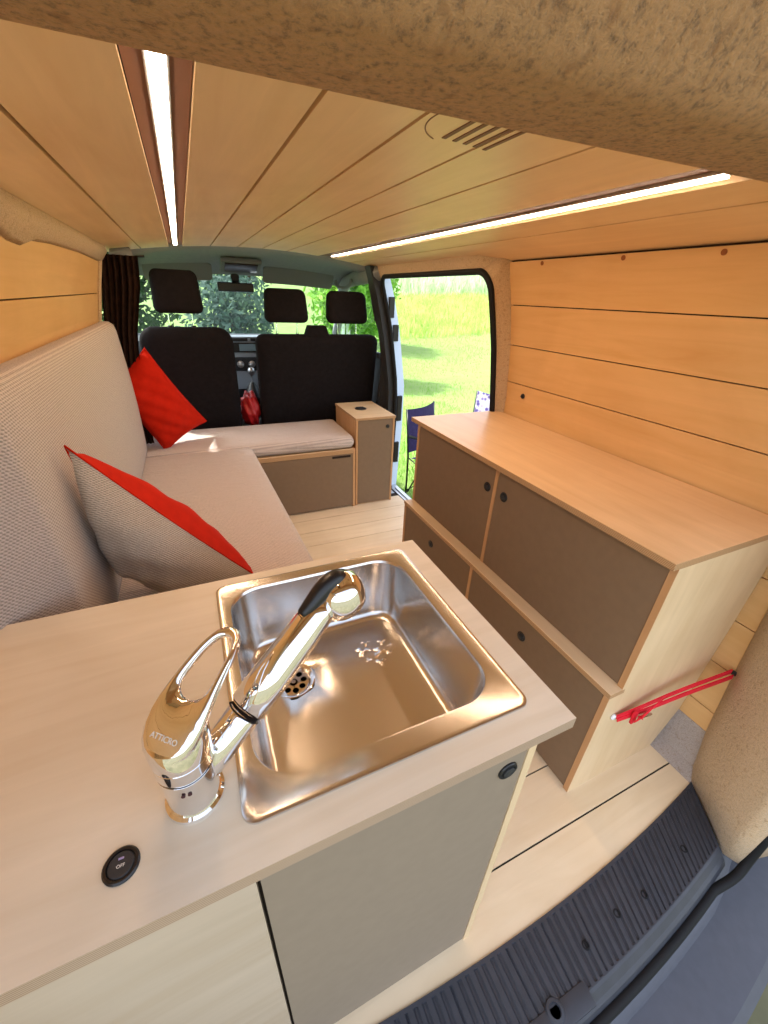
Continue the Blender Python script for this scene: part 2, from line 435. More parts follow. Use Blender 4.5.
cy_, cz_ = (YC+YB)/2, .7
def face_x(y, z):   # the lining's room face: wall plane at the wall end, door skin at the opening
    return dr(z)-.006
O = [Vector((face_x(y, z) if y > YC-.02 else wr(z)-.006, y, z)) for y, z in outer]
Ob = [Vector((v.x+(.05 if v.y < 2.5 else .001), v.y, v.z)) for v in O]
loft(bm, [Ob, O, H, Hb])
struct('trim_4', bm, FELT, 'carpet lined pillar and top strip around the side door opening', 'trim', True)
# seal
bm = B(); pts = [Vector((dr(z)-.002, y, z)) for y, z in hole]
pts2 = pts+[pts[0], pts[1]]
tube(bm, pts2, .013, 8, False); door = struct('door_1', bm, RUBBER, 'sliding side door opening edged with a black rubber seal', 'door', 'all')
# B-pillar: inner black trim, white painted outer flange, latches
def zstrip(bm, ya, yb, xa, xb, z0, z1, n=20):
    rings = []
    for i in range(n+1):
        z = z0+(z1-z0)*i/n; x = dr(z)
        rings.append([Vector((x+xa, ya, z)), Vector((x+xb, ya+(.02 if xa > 0 else 0), z)), Vector((x+xb, yb+.03, z)), Vector((x+xa, yb, z))])
    loft(bm, rings, True, True)
bm = B(); zstrip(bm, 2.615, 2.70, -.05, .012, -.06, 1.46); struct('pillar_trim', bm, BLACKM, '', '', True, parent=door)
bm = B(); zstrip(bm, 2.612, 2.70, .012, .078, -.10, 1.44); struct('pillar_flange', bm, WHITEC, '', '', True, parent=door)
bm = B()
for z0, z1 in ((1.18, 1.30), (1.04, 1.14), (.50, .68), (.18, .34)):
    x = dr((z0+z1)/2); box(bm, x+.018, x+.056, 2.604, 2.64, z0, z1, .004)
struct('latch_fitting', bm, BLACK, '', '', parent=door)
bm = B(); box(bm, 1.20, 1.32, 1.45, 2.62, -.03, -.012, .003); box(bm, 1.252, 1.262, 1.45, 2.55, -.012, -.004); box(bm, 1.282, 1.292, 1.45, 2.55, -.012, -.004)
struct('door_step', bm, SILVER, '', '', parent=door)

# rear right pillar, carpet covered
bm = B(); rings = []
base = [(1.36, .29), (1.283, .288), (1.214, .240), (1.165, .165), (1.112, .086), (1.125, .055), (1.36, .0)]
for i in range(13):
    z = -.01+1.47*i/12; sh = .055*z
    xi = -.02*max(0, z-.8)/.6
    k = -.03*math.sin(min(1, z/.15)*PI/2)+.03
    rings.append([Vector((x+xi+(-.0), y+sh*(1 if j in (1, 2, 3) else .75), z)) for j, (x, y) in enumerate(base)])
loft(bm, rings, True, True); struct('trim_5', bm, FELT, 'carpet covered rear pillar beside the loading sill', 'trim', 'all')
bm = B(); loft(bm, [[Vector((1.205, y, 0)), Vector((1.24, y, .03)), Vector((1.268, y, .15)), Vector((1.32, y, .15)), Vector((1.32, y, 0))] for y in (.16, .28, .5, 1.3)], True, True)
struct('trim_6', bm, FELTG, 'grey carpeted corner between floor and right wall', 'trim', True)

# ------------------------------------------------------------------ loading sill, seals, bumper
sill = thing('loading_sill', 'dark ribbed plastic loading sill along the rear edge of the floor', 'sill', (.45, .11, 0))
bm = B(); nx = 420; A, C = -.42, 1.18
rows = []
def sillz(x, tt):
    rib = .0042 if (x*1000) % 21 < 14 else 0
    if tt < .06 or tt > .94: rib = .0042
    return rib+.001-(.0 if tt < .96 else (tt-.96)*.08)
T = [0, .05, .0601, .93, .9401, .96, .98, 1.0]
def xlim(x, tt):
    # right end of the sill is cut on the slant
    return x-tt*max(0, (x-.45)/.73)*.10
for i in range(nx+1):
    x = A+(C+.03-A)*i/nx
    row = []
    for tt in T:
        X = xlim(x, tt); y = yin(X)*(1-tt)+yout(X)*tt
        row.append(Vector((X, y, sillz(x, tt))))
    X = xlim(x, 1.0); row.append(Vector((X, yout(X)-.012, -.012))); row.append(Vector((X, yout(X)-.020, -.018))); row.append(Vector((X, yout(X)-.027, -.03))); row.append(Vector((X, yout(X)-.029, -.08)))
    rows.append(row)
loft(bm, rows, closed=False); link('ribbed_mat', bm, SILL, sill)
bm = B()
for x, tt in ((1.01, .60), (.82, .62), (.61, .58), (.725, .55), (.15, .5)):
    y = yin(x)*(1-tt)+yout(x)*tt; lathe(bm, (x, y, .0045), [(.009, 0), (.009, .0015), (.006, .002), (.005, -.002)], seg=18)
link('fixing_hole', bm, RUBBER, sill, True)
bm = B(); box(bm, .40, .56, .030, .070, -.002, .008, .004); lathe(bm, (.47, .06, .008), [(.020, 0), (.018, .004), (.012, .005), (.010, -.004)], seg=20); link('latch_cover', bm, SILL, sill, True)
bm = B(); tube(bm, [(1.1, .02, -.02) if False else (x, yout(x)-.034, -.036) for x in [-.42+i*.08 for i in range(18)]]+spline([(1.02, yout(1.02)-.034, -.036), (1.10, .042, -.022), (1.145, .048, .03), (1.18, .06, .25), (1.20, .08, .6), (1.20, .11, 1.0), (1.18, .14, 1.4)], 6), .011, 10)
tag(link('door_seal', bm, RUBBER, None, 'all'), 'black rubber seal running round the rear opening beside the sill', 'seal')
bm = B(); rings = []
for i in range(31):
    x = -.6+i*(2.3/30); e = max(0, x-1.05); yo = yout(min(x, 1.2))+.004
    top = -.085
    outy = -.150+.13*max(0, x-.45)**2
    rings.append([Vector((x, yo-.01+e*.2, -.05)), Vector((x, yo-.05+e*.2, -.065)), Vector((x, yo-.066+e*.2, top)), Vector((x, outy+.02, top-.008)), Vector((x, outy, top-.03)), Vector((x, outy-.012, -.28)), Vector((x, yo-.01+e*.2, -.28))])
loft(bm, rings, True, True)
bp_ = tag(link('rear_bumper', bm, BUMP, None, True), 'dark grey plastic rear bumper top below the loading sill', 'bumper')
# black tail opening flange on the right
bm = B(); prism(bm, [(1.17, .07, -.06), (1.42, .10, -.06), (1.40, .12, 1.5), (1.24, .12, 1.5), (1.20, .10, .3)], (0, .015, 0))
tag(link('rear_quarter_panel', bm, BLACKM, None), 'dark rear corner of the body outside the carpeted pillar', 'car body')

# ------------------------------------------------------------------ latch / knob helper
def latch(parent, c, n, r=.0165):
    c = Vector(c); n = Vector(n).normalized()
    b = B(); lathe(b, c, [(r, -.0005), (r, .002), (r*.93, .0035), (r*.70, .0035), (r*.66, .001), (.0, .001)][:5], n, 28); k = link('push_latch', b, BLACK, parent, True)
    b = B(); lathe(b, c+n*.001, [(r*.60, 0), (r*.60, .004), (r*.5, .005)], n, 24); link('button', b, BLACKM, k, True)
    return k

# ------------------------------------------------------------------ kitchen cabinet and countertop
kc = thing('kitchen_cabinet', 'sink cabinet with pale plywood front panel and a laminate door greyed to look daylit', 'cabinet', (-.02, .48, 0))
bm = B(); box(bm, .355, .37, .226, .735, 0, .745); link('side_panel', bm, PLYZ, kc)
bm = B(); box(bm, -.396, -.028, .226, .241, 0.0, .745); link('front_panel', bm, PLYF, kc)
bm = B(); box(bm, -.028, .355, .239, .246, 0, .745); link('inner_frame', bm, GAP, kc)
bm = B(); box(bm, -.396, .355, .722, .735, 0, .745); link('back_panel', bm, PLYF, kc)
bm = B(); box(bm, -.0235, .3525, .2262, .238, .012, .741, .0008); kd = link('door', bm, HPLD, kc)
latch(kd, (.322, .2262, .702), (0, -1, 0))
# countertop with a cut-out for the bowl
bm = B()
XS = [-.398, -.012, .357, .43]; YS = [.221, .300, .692, .742]
for i in range(3):
    for j in range(3):
        if i == 1 and j == 1: continue
        for z in (.767, .7455):
            quad(bm, (XS[i], YS[j], z), (XS[i+1], YS[j], z), (XS[i+1], YS[j+1], z), (XS[i], YS[j+1], z))
def ringwall(x0, x1, y0, y1):
    P = [(x0, y0), (x1, y0), (x1, y1), (x0, y1)]
    for (a, b_), (c, d) in zip(P, P[1:]+P[:1]): quad(bm, (a, b_, .7455), (c, d, .7455), (c, d, .767), (a, b_, .767))
ringwall(XS[0], XS[3], YS[0], YS[3]); ringwall(XS[1], XS[2], YS[1], YS[2])
bmesh.ops.remove_doubles(bm, verts=bm.verts, dist=1e-5)
ct = tag(link('countertop', bm, PLYTOP), 'pale plywood countertop holding the steel sink and mixer tap', 'countertop')

# sink
sk = thing('sink', 'square stainless steel sink set into the plywood countertop', 'sink', (.1775, .495, .767))
cx, cy = .176, .490
def blend(a, b_, t): return [p.lerp(q, t) for p, q in zip(a, b_)]
k = 10
R0 = rrect(cx, cy, 0.2080, 0.2260, .018, .7672, k); R1 = rrect(cx, cy, 0.2075, 0.2255, .018, .7695, k); R2 = rrect(cx, cy, 0.2045, 0.2225, .017, .7706, k)
R3 = rrect(cx, cy, 0.2000, 0.2180, .016, .7698, k)
bcx, bcy = .1725, .496
R4 = rrect(bcx, bcy, 0.1850, 0.1980, .062, .7694, k); R5 = rrect(bcx, bcy, 0.1825, 0.1955, .060, .7684, k); R6 = rrect(bcx, bcy, 0.1805, 0.1935, .060, .764, k)
bm = B(); loft(bm, [R0, R1, R2, R3, R4, R5, R6]); link('rim', bm, STEEL, sk, True)
bm = B(); rings = [R6]
for hx, hy, r, z in ((.179, .192, .059, .74), (.175, .188, .058, .69), (.171, .184, .058, .645), (.168, .181, .057, .633), (.161, .174, .053, .625), (.151, .164, .046, .621)):
    rings.append(rrect(bcx, bcy, hx, hy, r, z, k))
n = len(R6)
def circ(c, r, z, ref):
    return [Vector((c[0]+r*math.cos(math.atan2(p.y-c[1], p.x-c[0])), c[1]+r*math.sin(math.atan2(p.y-c[1], p.x-c[0])), z)) for p in ref]
dc = (.082, .567)
last = rings[-1]
c1 = circ(dc, .047, .6165, last)
rings += [blend(last, c1, .35), blend(last, c1, .7), c1, circ(dc, .044, .6145, last), circ(dc, .040, .606, last)]
loft(bm, rings); bowl = link('bowl', bm, STEEL, sk, 'all')
bm = B(); lathe(bm, (dc[0], dc[1], .606), [(.043, .0105), (.041, .0115), (.036, .010), (.031, .004), (.0, .003)][:4]+[(.030, .003)], seg=36, cap0=False); dr_ = link('drain_flange', bm, CHROME, sk, True)
bm = B(); disc_cyl(bm, (dc[0], dc[1], .6065), (0, 0, 1), .031, .002, 36); st = link('strainer', bm, STEEL, dr_)
bm = B()
for i in range(8):
    a = 2*PI*i/8; c = (dc[0]+.0205*math.cos(a), dc[1]+.0205*math.sin(a), .6086); lathe(bm, c, [(.0062, 0), (.0062, .0004)], seg=14)
disc_cyl(bm, (dc[0], dc[1], .6086), (0, 0, 1), .0085, .0004, 18); link('strainer_hole', bm, GAP, st)
bm = B(); disc_cyl(bm, (dc[0], dc[1], .609), (0, 0, 1), .0045, .002, 14); link('strainer_screw', bm, CHROME, st)
# water puddle: thin irregular patches
bm = B(); rnd = random.Random(4)
for cxp, cyp, s in ((.235, .58, .016), (.25, .60, .010), (.27, .565, .018), (.285, .59, .010), (.262, .54, .012), (.24, .555, .007), (.29, .555, .007), (.30, .575, .006)):
    m_ = 18; ph = rnd.random()*6
    rad = [s*(.6+.35*math.sin(3*a+ph)+.2*math.sin(7*a+ph*2)) for a in [2*PI*i/m_ for i in range(m_)]]
    ring = [Vector((cxp+r*1.3*math.cos(2*PI*i/m_), cyp+r*math.sin(2*PI*i/m_), .6196)) for i, r in enumerate(rad)]
    ring2 = [Vector((cxp+(p.x-cxp)*.6, cyp+(p.y-cyp)*.6, .6212)) for p in ring]
    loft(bm, [ring, ring2], False, True)
tag(link('water_puddle', bm, WATER, None, 'all'), 'small irregular puddle of water on the bottom of the sink', 'water', kind='stuff')

# tap -------------------------------------------------------------
tp = thing('mixer_tap', 'chrome pull-out mixer tap with loop lever left of the sink', 'tap', (-.079, .325, .767))
tb = Vector((-.079, .325, .767))
bm = B(); lathe(bm, tb, [(.0325, 0), (.0335, .002), (.0325, .005), (.029, .007), (.0285, .03), (.0295, .06), (.0300, .066), (.0285, .0675), (.0285, .069), (.0305, .071), (.0310, .088), (.0303, .0885), (.0303, .0895), (.0312, .090), (.0318, .113), (.029, .119), (.015, .121)], seg=48); link('body', bm, CHROME, tp, True)
bm = B(); lathe(bm, tb+Vector((0, 0, .0665)), [(.0302, .0005), (.0302, .0016)], seg=40, cap0=False, cap1=False); link('seam', bm, BLACK, tp)
bm = B(); disc_cyl(bm, tb+Vector((-.005, -.0293, .052)), (-.1, -1, 0), .0022, .001, 10); disc_cyl(bm, tb+Vector((.0015, -.0293, .0515)), (0, -1, 0), .0022, .001, 10)
link('temperature_mark', bm, plain('dark_mark', lin(60, 20, 25), .5), tp)
# lever: cap on the body rising into a long pierced loop
L0 = tb+Vector((0, 0, .124)); Ld = Vector((.42, .46, .25)).normalized(); Ls = Vector((Ld.y, -Ld.x, 0)).normalized(); Lu = Ls.cross(Ld).normalized()
if Lu.z < 0: Lu = -Lu
def LP(s, w, h): return L0+Ld*s+Ls*w+Lu*h
outl = [(-.034, .0), (-.030, .017), (-.018, .028), (0, .0325), (.02, .0315), (.045, .028), (.07, .0250), (.09, .0220), (.106, .0165), (.115, .0085), (.1175, 0)]
half = spline([Vector((s, w, 0)) for s, w in outl], 4)
O_ = [(p.x, p.y) for p in half]+[(p.x, -p.y) for p in half[-2:0:-1]]
hin = [(.028, 0), (.032, .012), (.044, .0190), (.065, .0182), (.085, .0155), (.099, .0105), (.105, 0)]
hh = spline([Vector((s, w, 0)) for s, w in hin], 4)
# build as ring strip with hole; resample both loops by angle about the hole centre
hc = (.066, 0)
def resample(poly, m=64):
    out = []
    for i in range(m):
        a = 2*PI*i/m; d = (math.cos(a), math.sin(a)); best = None
        for (x1, y1), (x2, y2) in zip(poly, poly[1:]+poly[:1]):
            ex, ey = x2-x1, y2-y1; den = d[0]*ey-d[1]*ex
            if abs(den) < 1e-12: continue
            t_ = ((x1-hc[0])*ey-(y1-hc[1])*ex)/den; u_ = ((x1-hc[0])*d[1]-(y1-hc[1])*d[0])/den
            if t_ > 0 and -1e-6 <= u_ <= 1+1e-6 and (best is None or t_ > best): best = t_
        out.append((hc[0]+d[0]*best, hc[1]+d[1]*best))
    return out
Hl = [(p.x, p.y) for p in hh]+[(p.x, -p.y) for p in hh[-2:0:-1]]
RO, RH = resample(O_), resample(Hl)
def lev(pts, h, shrink=0, ctr=None):
    out = []
    for (s, w) in pts:
        bow = .010*math.sin(max(0, min(1, (s+.03)/.145))*PI)   # gently arched handle
        sag = -.006*max(0, min(1, (.03-s)/.06))                   # thicker towards the cap
        out.append(LP(s, w, (h+bow) if h >= 0 else h+bow+sag))
    return out
def inset(a, b_, t): return [(p[0]+(q[0]-p[0])*t, p[1]+(q[1]-p[1])*t) for p, q in zip(a, b_)]
bm = B()
loft(bm, [lev(inset(RO, RH, .10), -.006), lev(RO, -.003), lev(inset(RO, RH, .02), .001), lev(inset(RO, RH, .14), .0042), lev(inset(RO, RH, .5), .0052), lev(inset(RO, RH, .86), .0035), lev(inset(RO, RH, .97), .0005), lev(RH, -.003), lev(inset(RO, RH, .90), -.006), lev(inset(RO, RH, .10), -.006)])
lv = link('lever', bm, CHROME, tp, 'all')
from mathutils.bvhtree import BVHTree
tm = text_mesh('ATTICRO', .0078, 0); q = LP(-.012, 0, .06)
xform(tm, q, Ls, Ld, Lu)
bt = BVHTree.FromPolygons([v.co+tp.location for v in lv.data.vertices], [tuple(p.vertices) for p in lv.data.polygons])
for v in tm.verts:
    h_ = bt.ray_cast(v.co, -Lu)
    if h_[0]: v.co = h_[0]+Lu*.0006
link('brand_lettering', tm, LETTER, lv, recalc=False)
# spout socket, lower tube, ring, hand-held head
S0 = tb+Vector((.018, .006, .040)); S1 = Vector((.112, .412, .932))
Sd = (S1-S0).normalized(); Ln = (S1-S0).length
bm = B(); tube(bm, [S0-Sd*.012, S0, S0+Sd*.03, S0+Sd*.062, S0+Sd*.066], [.015, .020, .0208, .0212, .0195], 28); sp = link('spout_socket', bm, CHROME, tp, 'all')
bm = B(); tube(bm, [S0+Sd*.065, S0+Sd*.072], .0222, 28); link('black_ring', bm, BLACK, tp, 'all')
bm = B(); tube(bm, [S0+Sd*.071, S0+Sd*.074, S0+Sd*.12, S0+Sd*(Ln-.05), S0+Sd*(Ln-.02), S0+Sd*Ln], [.0215, .0245, .0250, .0235, .0215, .0195], 32); link('spray_handle', bm, CHROME, tp, 'all')
E1 = S1+Sd*.012+Vector((.012, .0, -.006))
bm = B()
hd = Vector((.35, -.12, -1)).normalized(); ctr = S1+Sd*.026+Vector((0, 0, -.004))
lathe(bm, ctr-hd*.020, [(.010, 0), (.023, .003), (.031, .011), (.035, .023), (.035, .037), (.033, .047), (.028, .053)], hd, 36); link('spray_head', bm, CHROME, tp, 'all')
bm = B(); lathe(bm, ctr+hd*.0265, [(.0215, 0), (.0215, .003)], hd, 30); link('spray_face', bm, BLACKM, tp)
bm = B(); P_ = spline([S1-Sd*.034+Vector((-.012, .0, .0165)), S1-Sd*.02+Vector((-.0075, 0, .0175)), S1+Sd*.004+Vector((-.004, 0, .0205)), S1+Sd*.022+Vector((.0, 0, .0175)), S1+Sd*.032+Vector((.003, 0, .010))], 5)
tube(bm, P_, [.0072+.0045*math.sin(PI*i/(len(P_)-1))+.003*i/(len(P_)-1) for i in range(len(P_))], 16); link('spray_button', bm, BLACK, tp, 'all')

# rocker switch in the counter
sw = thing('round_switch', 'round black push switch set in the countertop near the tap', 'switch', (-.152, .281, .767))
bm = B(); lathe(bm, (-.152, .281, .767), [(.0175, 0), (.0175, .0015), (.016, .003), (.0135, .003), (.0128, .0012)], seg=36); link('bezel', bm, BLACK, sw, True)
bm = B(); lathe(bm, (-.152, .281, .7675), [(.0125, 0), (.0125, .0015), (.0115, .0025)], seg=32); sb = link('button', bm, BLACKM, sw, True)
tm = text_mesh('OFF', .0045, .0001); xform(tm, (-.152, .2795, .7702), Vector((1, 0, 0)), Vector((0, 1, 0)), Vector((0, 0, 1))); link('lettering', tm, LETTER, sb)
bm = B(); box(bm, -.1545, -.1495, .2855, .2875, .77, .7703); link('indicator', bm, plain('pale_violet_mark', lin(150, 140, 185), .5), sb)

# ------------------------------------------------------------------ right side cabinet
sc = thing('side_cabinet', 'long stepped plywood cabinet with four taupe doors along the right wall', 'cabinet', (1.05, .95, 0))
XL, XU, XB = .825, .865, 1.262
ya, yb = .368, 1.525; zl, zu = .442, .824
bm = B(); prism(bm, [(XL, ya, 0), (XB-.06, ya, 0), (XB+.0, ya, .16), (XB+.022, ya, .5), (XB+.026, ya, zu), (XU, ya, zu), (XU, ya, zl), (XL, ya, zl)], (0, .0148, 0)); link('end_panel', bm, PLYZ, sc)
bm = B(); prism(bm, [(XL, yb-.015, 0), (XB-.06, yb-.015, 0), (XB+.022, yb-.015, .5), (XB+.026, yb-.015, zu), (XU, yb-.015, zu), (XU, yb-.015, zl), (XL, yb-.015, zl)], (0, .015, 0)); link('end_panel', bm, PLYZ, sc)
bm = B(); box(bm, XL-.004, XU+.01, ya-.001, yb+.001, zl-.0155, zl+.0006, .0008); link('ledge', bm, PLYY, sc)
bm = B(); box(bm, XU, XU+.014, .962, .977, zl, zu); link('divider', bm, PLYEDGE, sc)
bm = B(); box(bm, XL, XL+.014, .962, .977, 0, zl-.015); link('divider', bm, PLYEDGE, sc)
for x_, y0_, z0_, z1_ in ((XU, ya+.0006, zl, zu), (XL, ya+.0006, 0, zl-.015), (XU, yb-.0158, zl, zu), (XL, yb-.0158, 0, zl-.015)):
    bm = B(); box(bm, x_-.0008, x_+.002, y0_, y0_+.0152, z0_+.0005, z1_-.0005); link('edge_strip', bm, PLYEDGE, sc)
bm = B(); box(bm, XU+.012, XU+.02, ya+.015, yb-.015, zl, zu); link('inner_frame', bm, GAP, sc)
bm = B(); box(bm, XL+.012, XL+.02, ya+.015, yb-.015, 0, zl-.015); link('inner_frame', bm, GAP, sc)
def sdoor(x, y0, y1, z0, z1, ly, lz):
    b = B(); g = .0018; box(b, x+.001, x+.012, y0+g, y1-g, z0+g, z1-g, .0006); d = link('door', b, HPL, sc)
    latch(d, (x+.001, ly, lz), (-1, 0, 0))
sdoor(XU, .977, yb-.015, zl, zu, 1.008, .732); sdoor(XU, ya+.015, .962, zl, zu, .920, .732)
sdoor(XL, .977, yb-.015, .004, zl-.015, 1.262, .352); sdoor(XL, ya+.015, .962, .004, zl-.015, .676, .352)
bm = B(); box(bm, .832, 1.292, .363, 1.532, .825, .843, .001); tag(link('worktop', bm, ply('birch_ply_side_worktop', 'y', base=(226, 194, 152), rough=.36)), 'plain plywood worktop on the stepped cabinet by the right wall', 'worktop')

# red strap
st_ = thing('red_strap', 'red webbing strap with metal buckle across the cabinet end', 'strap', (.88, .355, .333))
def ribbon(bm, pts, w, th, wd=Vector((0, 0, 1))):
    pts = [Vector(p) for p in pts]; rings = []
    for i, p in enumerate(pts):
        t_ = (pts[min(i+1, len(pts)-1)]-pts[max(i-1, 0)]).normalized(); s_ = (wd-t_*wd.dot(t_)).normalized(); u_ = t_.cross(s_)
        rings.append([p+s_*w+u_*th, p-s_*w+u_*th, p-s_*w-u_*th, p+s_*w-u_*th])
    loft(bm, rings, True, True)
bm = B(); ribbon(bm, spline([(.880, .360, .335), (.95, .350, .350), (1.08, .335, .372), (1.262, .310, .397)], 6), .008, .0015); link('webbing', bm, REDW, st_, True)
bm = B(); ribbon(bm, spline([(.885, .357, .326), (.97, .345, .335), (1.10, .326, .360), (1.263, .302, .383)], 6), .008, .0015); link('webbing', bm, REDW, st_, True)
bm = B(); ribbon(bm, spline([(.927, .335, .325), (.922, .325, .360), (.938, .322, .385), (.975, .325, .396), (1.02, .330, .393)], 6), .006, .0015, Vector((0, -.3, 1)).normalized()); link('loose_loop', bm, REDW, st_, True)
bm = B(); obox(bm, (.928, .343, .332), (.008, 0, .002), (0, .004, 0), (-.002, 0, .022), .002); link('knot', bm, REDW, st_, True)
bm = B(); obox(bm, (.958, .337, .330), (.017, -.002, .003), (0, .003, 0), (-.002, 0, .009), .002); tube(bm, [(.94, .333, .335), (.98, .331, .334)], .003, 8); link('buckle', bm, plain('brassy_buckle_metal', (.55, .5, .38, 1), .35, .9), st_, True)
bm = B(); lathe(bm, (.876, .3665, .333), [(.009, 0), (.009, .004), (.006, .006)], (0, -1, 0), 18); link('screw_cup', bm, WHITE, st_, True)
bm = B(); disc_cyl(bm, (1.272, .306, .391), (-1, 0, 0), .008, .005, 16, .001); link('wall_screw', bm, BLACK, st_, True)

# ------------------------------------------------------------------ sofa
def cushion_bm(corners, z0, z1, r=.02, n=10, puff=.006):
    """corners: 4 plan points (x,y); soft slab with rounded rim"""
    bm = B()
    P = [Vector((x, y, 0)) for x, y in corners]
    def pt(u, v): return P[0]*(1-u)*(1-v)+P[1]*u*(1-v)+P[2]*u*v+P[3]*(1-u)*v
    c = pt(.5, .5)
    # outline sampled rounded
    def outline(inset_):
        out = []
        for i in range(4):
            a, b_, d = P[i-1], P[i], P[(i+1) % 4]
            e1 = (a-b_).normalized(); e2 = (d-b_).normalized(); rr = max(.004, r-inset_*.6)
            q = b_+e1*inset_+e2*inset_
            for k_ in range(5):
                t_ = k_/4; out.append(((q+e1*rr)*(1-t_)**2+q*2*t_*(1-t_)+(q+e2*rr)*t_**2))
        # straight subdivision
        res = []
        for k_, (a, b_) in enumerate(zip(out, out[1:]+out[:1])):
            m_ = 10 if k_ % 5 == 4 else 1
            for i in range(m_): res.append(a.lerp(b_, i/m_))
        return res
    h = z1-z0; rings = []
    for ins, zz in ((r, z0), (r*.3, z0+r*.3), (0, z0+r), (-.004, z0+h*.5), (0, z1-r), (r*.3, z1-r*.3), (r, z1)):
        rings.append([Vector((p.x, p.y, zz)) for p in outline(ins)])
    top = rings[-1]; cc = Vector((c.x, c.y, z1+puff))
    for t_ in (.25, .5, .75, .93):
        rings.append([p.lerp(cc, t_)-Vector((0, 0, 0))+Vector((0, 0, puff*(math.sin(t_*PI/2)-t_))) for p in top])
    loft(bm, rings, True, True); return bm
sb_ = thing('sofa_base', 'plywood box base under the long sofa seat on the left', 'sofa base', (-.08, 1.55, 0))
bm = B(); box(bm, .19, .2, .76, 2.345, 0, .405); link('front_panel', bm, HPL, sb_)
bm = B(); box(bm, -.395, .205, .76, 2.345, .405, .419); link('seat_board', bm, PLYY, sb_)
bm = cushion_bm([(-.37, .77), (.285, .77), (.238, 2.352), (-.37, 2.352)], .42, .502, .024, puff=.006)
tag(link('seat_cushion', bm, GREYR, None, 'all'), 'long light grey woven seat cushion of the sofa, slightly creased', 'cushion')
# back cushion: upright slab leaning on the wall
bm = B()
def backslab():
    rings = []
    prof = []  # (x offset from front face, z)
    zb, zt, r = .505, 1.150, .035
    def cs(y, sh=0):
        fx = lambda z: -.297-.012*(z-.5)+sh
        pts = []
        back = lambda z: max(wl(z)+.004, fx(z)-.105) if z < 1.1 else wl(z)+.004
        pts += [Vector((fx(zb)-.02, y, zb)), Vector((fx(zb)-.004, y, zb+.01))]
        for i in range(9): z = zb+.03+(zt-zb-.07)*i/8; pts.append(Vector((fx(z)+.008*math.sin(PI*i/8), y, z)))
        pts += [Vector((fx(zt)-.006, y, zt-.014)), Vector((fx(zt)-.022, y, zt-.002)), Vector((wl(zt)+.02 if False else fx(zt)-.05, y, zt)), Vector((back(zt), y, zt-.012))]
        for i in range(7): z = zt-.04-(zt-zb-.05)*i/6; pts.append(Vector((back(z), y, z)))
        return pts
    c0 = cs(.86); cen = sum(c0, Vector())/len(c0)
    def shrink(y, k_):
        c_ = cs(y); m_ = sum(c_, Vector())/len(c_); return [m_+(p-m_)*k_ for p in c_]
    def trim(y, d):
        c_ = cs(y); m_ = sum(c_, Vector())/len(c_)
        return [Vector((p.x+(d if p.x < m_.x else -d), y-(1.1*max(0, -.30-p.x) if y < 1 else 0), p.z+(d if p.z < m_.z-.2 else (-d if p.z > m_.z+.2 else 0)))) for p in c_]
    rings.append(trim(.835, .018)); rings.append(trim(.839, .008)); rings.append([Vector((p.x, p.y-1.1*max(0, -.30-p.x), p.z)) for p in cs(.852)])
    for i in range(1, 16): rings.append(cs(.852+(2.40-.852)*i/16))
    rings += [cs(2.40), trim(2.412, .008), trim(2.417, .018)]
    return rings
loft(bm, backslab(), True, True)
tag(link('back_cushion', bm, GREYF, None, 'all'), 'tall light grey woven back cushion leaning on the left wall', 'cushion')

# cross bench
cb = thing('cross_bench', 'low bench box with taupe front panel in front of the seats', 'bench', (.58, 2.6, 0))
bm = B(); box(bm, .22, .862, 2.352, 2.366, .012, .388); fp = link('front_panel', bm, HPL, cb)
bm = B(); box(bm, .72, .845, 2.3505, 2.353, .366, .380, .003); link('finger_slot', bm, GAP, fp)
bm = B(); box(bm, .205, .865, 2.350, 2.366, .390, .419, .001); box(bm, .206, .22, 2.350, 2.366, 0, .39); link('rail', bm, PLYX, cb)
bm = B(); box(bm, .862, .878, 2.350, 2.80, 0, .42, .001); link('side_panel', bm, PLYEDGE, cb)
bm = B(); box(bm, -.36, .862, 2.385, 2.80, .405, .418); link('seat_board', bm, PLYX, cb)
bm = cushion_bm([(-.34, 2.385), (.240, 2.385), (.240, 2.82), (-.34, 2.82)], .421, .502, .02)
bm.free()
bm = cushion_bm([(-.36, 2.375), (.872, 2.357), (.872, 2.80), (-.36, 2.80)], .421, .503, .024, puff=.008)
tag(link('bench_cushion', bm, GREYR, None, 'all'), 'light grey seat cushion lying across the van before the front seats', 'cushion')
# locker
lk = thing('locker', 'narrow plywood locker with taupe door at the end of the bench', 'cabinet', (1.02, 2.56, 0))
bm = B(); box(bm, .884, .897, 2.355, 2.77, 0, .60); box(bm, 1.143, 1.156, 2.355, 2.77, 0, .60); box(bm, .897, 1.143, 2.757, 2.77, 0, .60); box(bm, .897, 1.143, 2.368, 2.757, 0, .012); link('carcass', bm, PLYEDGE, lk)
bm = B(); box(bm, .880, 1.160, 2.350, 2.775, .600, .616, .001); link('top', bm, PLYX, lk)
bm = B(); box(bm, .899, 1.141, 2.356, 2.367, .010, .598, .001); ld = link('door', bm, HPL, lk); latch(ld, (1.105, 2.356, .548), (0, -1, 0), .013)
so = thing('flush_socket', 'flat black round socket cover on top of the locker', 'socket', (1.0, 2.60, .616))
bm = B(); lathe(bm, (1.0, 2.58, .616), [(.040, 0), (.040, .003), (.036, .005)], seg=28); link('flange', bm, BLACK, so, True)
bm = B(); box(bm, .975, 1.025, 2.555, 2.605, .6208, .6245, .002); link('flap', bm, BLACKM, so)

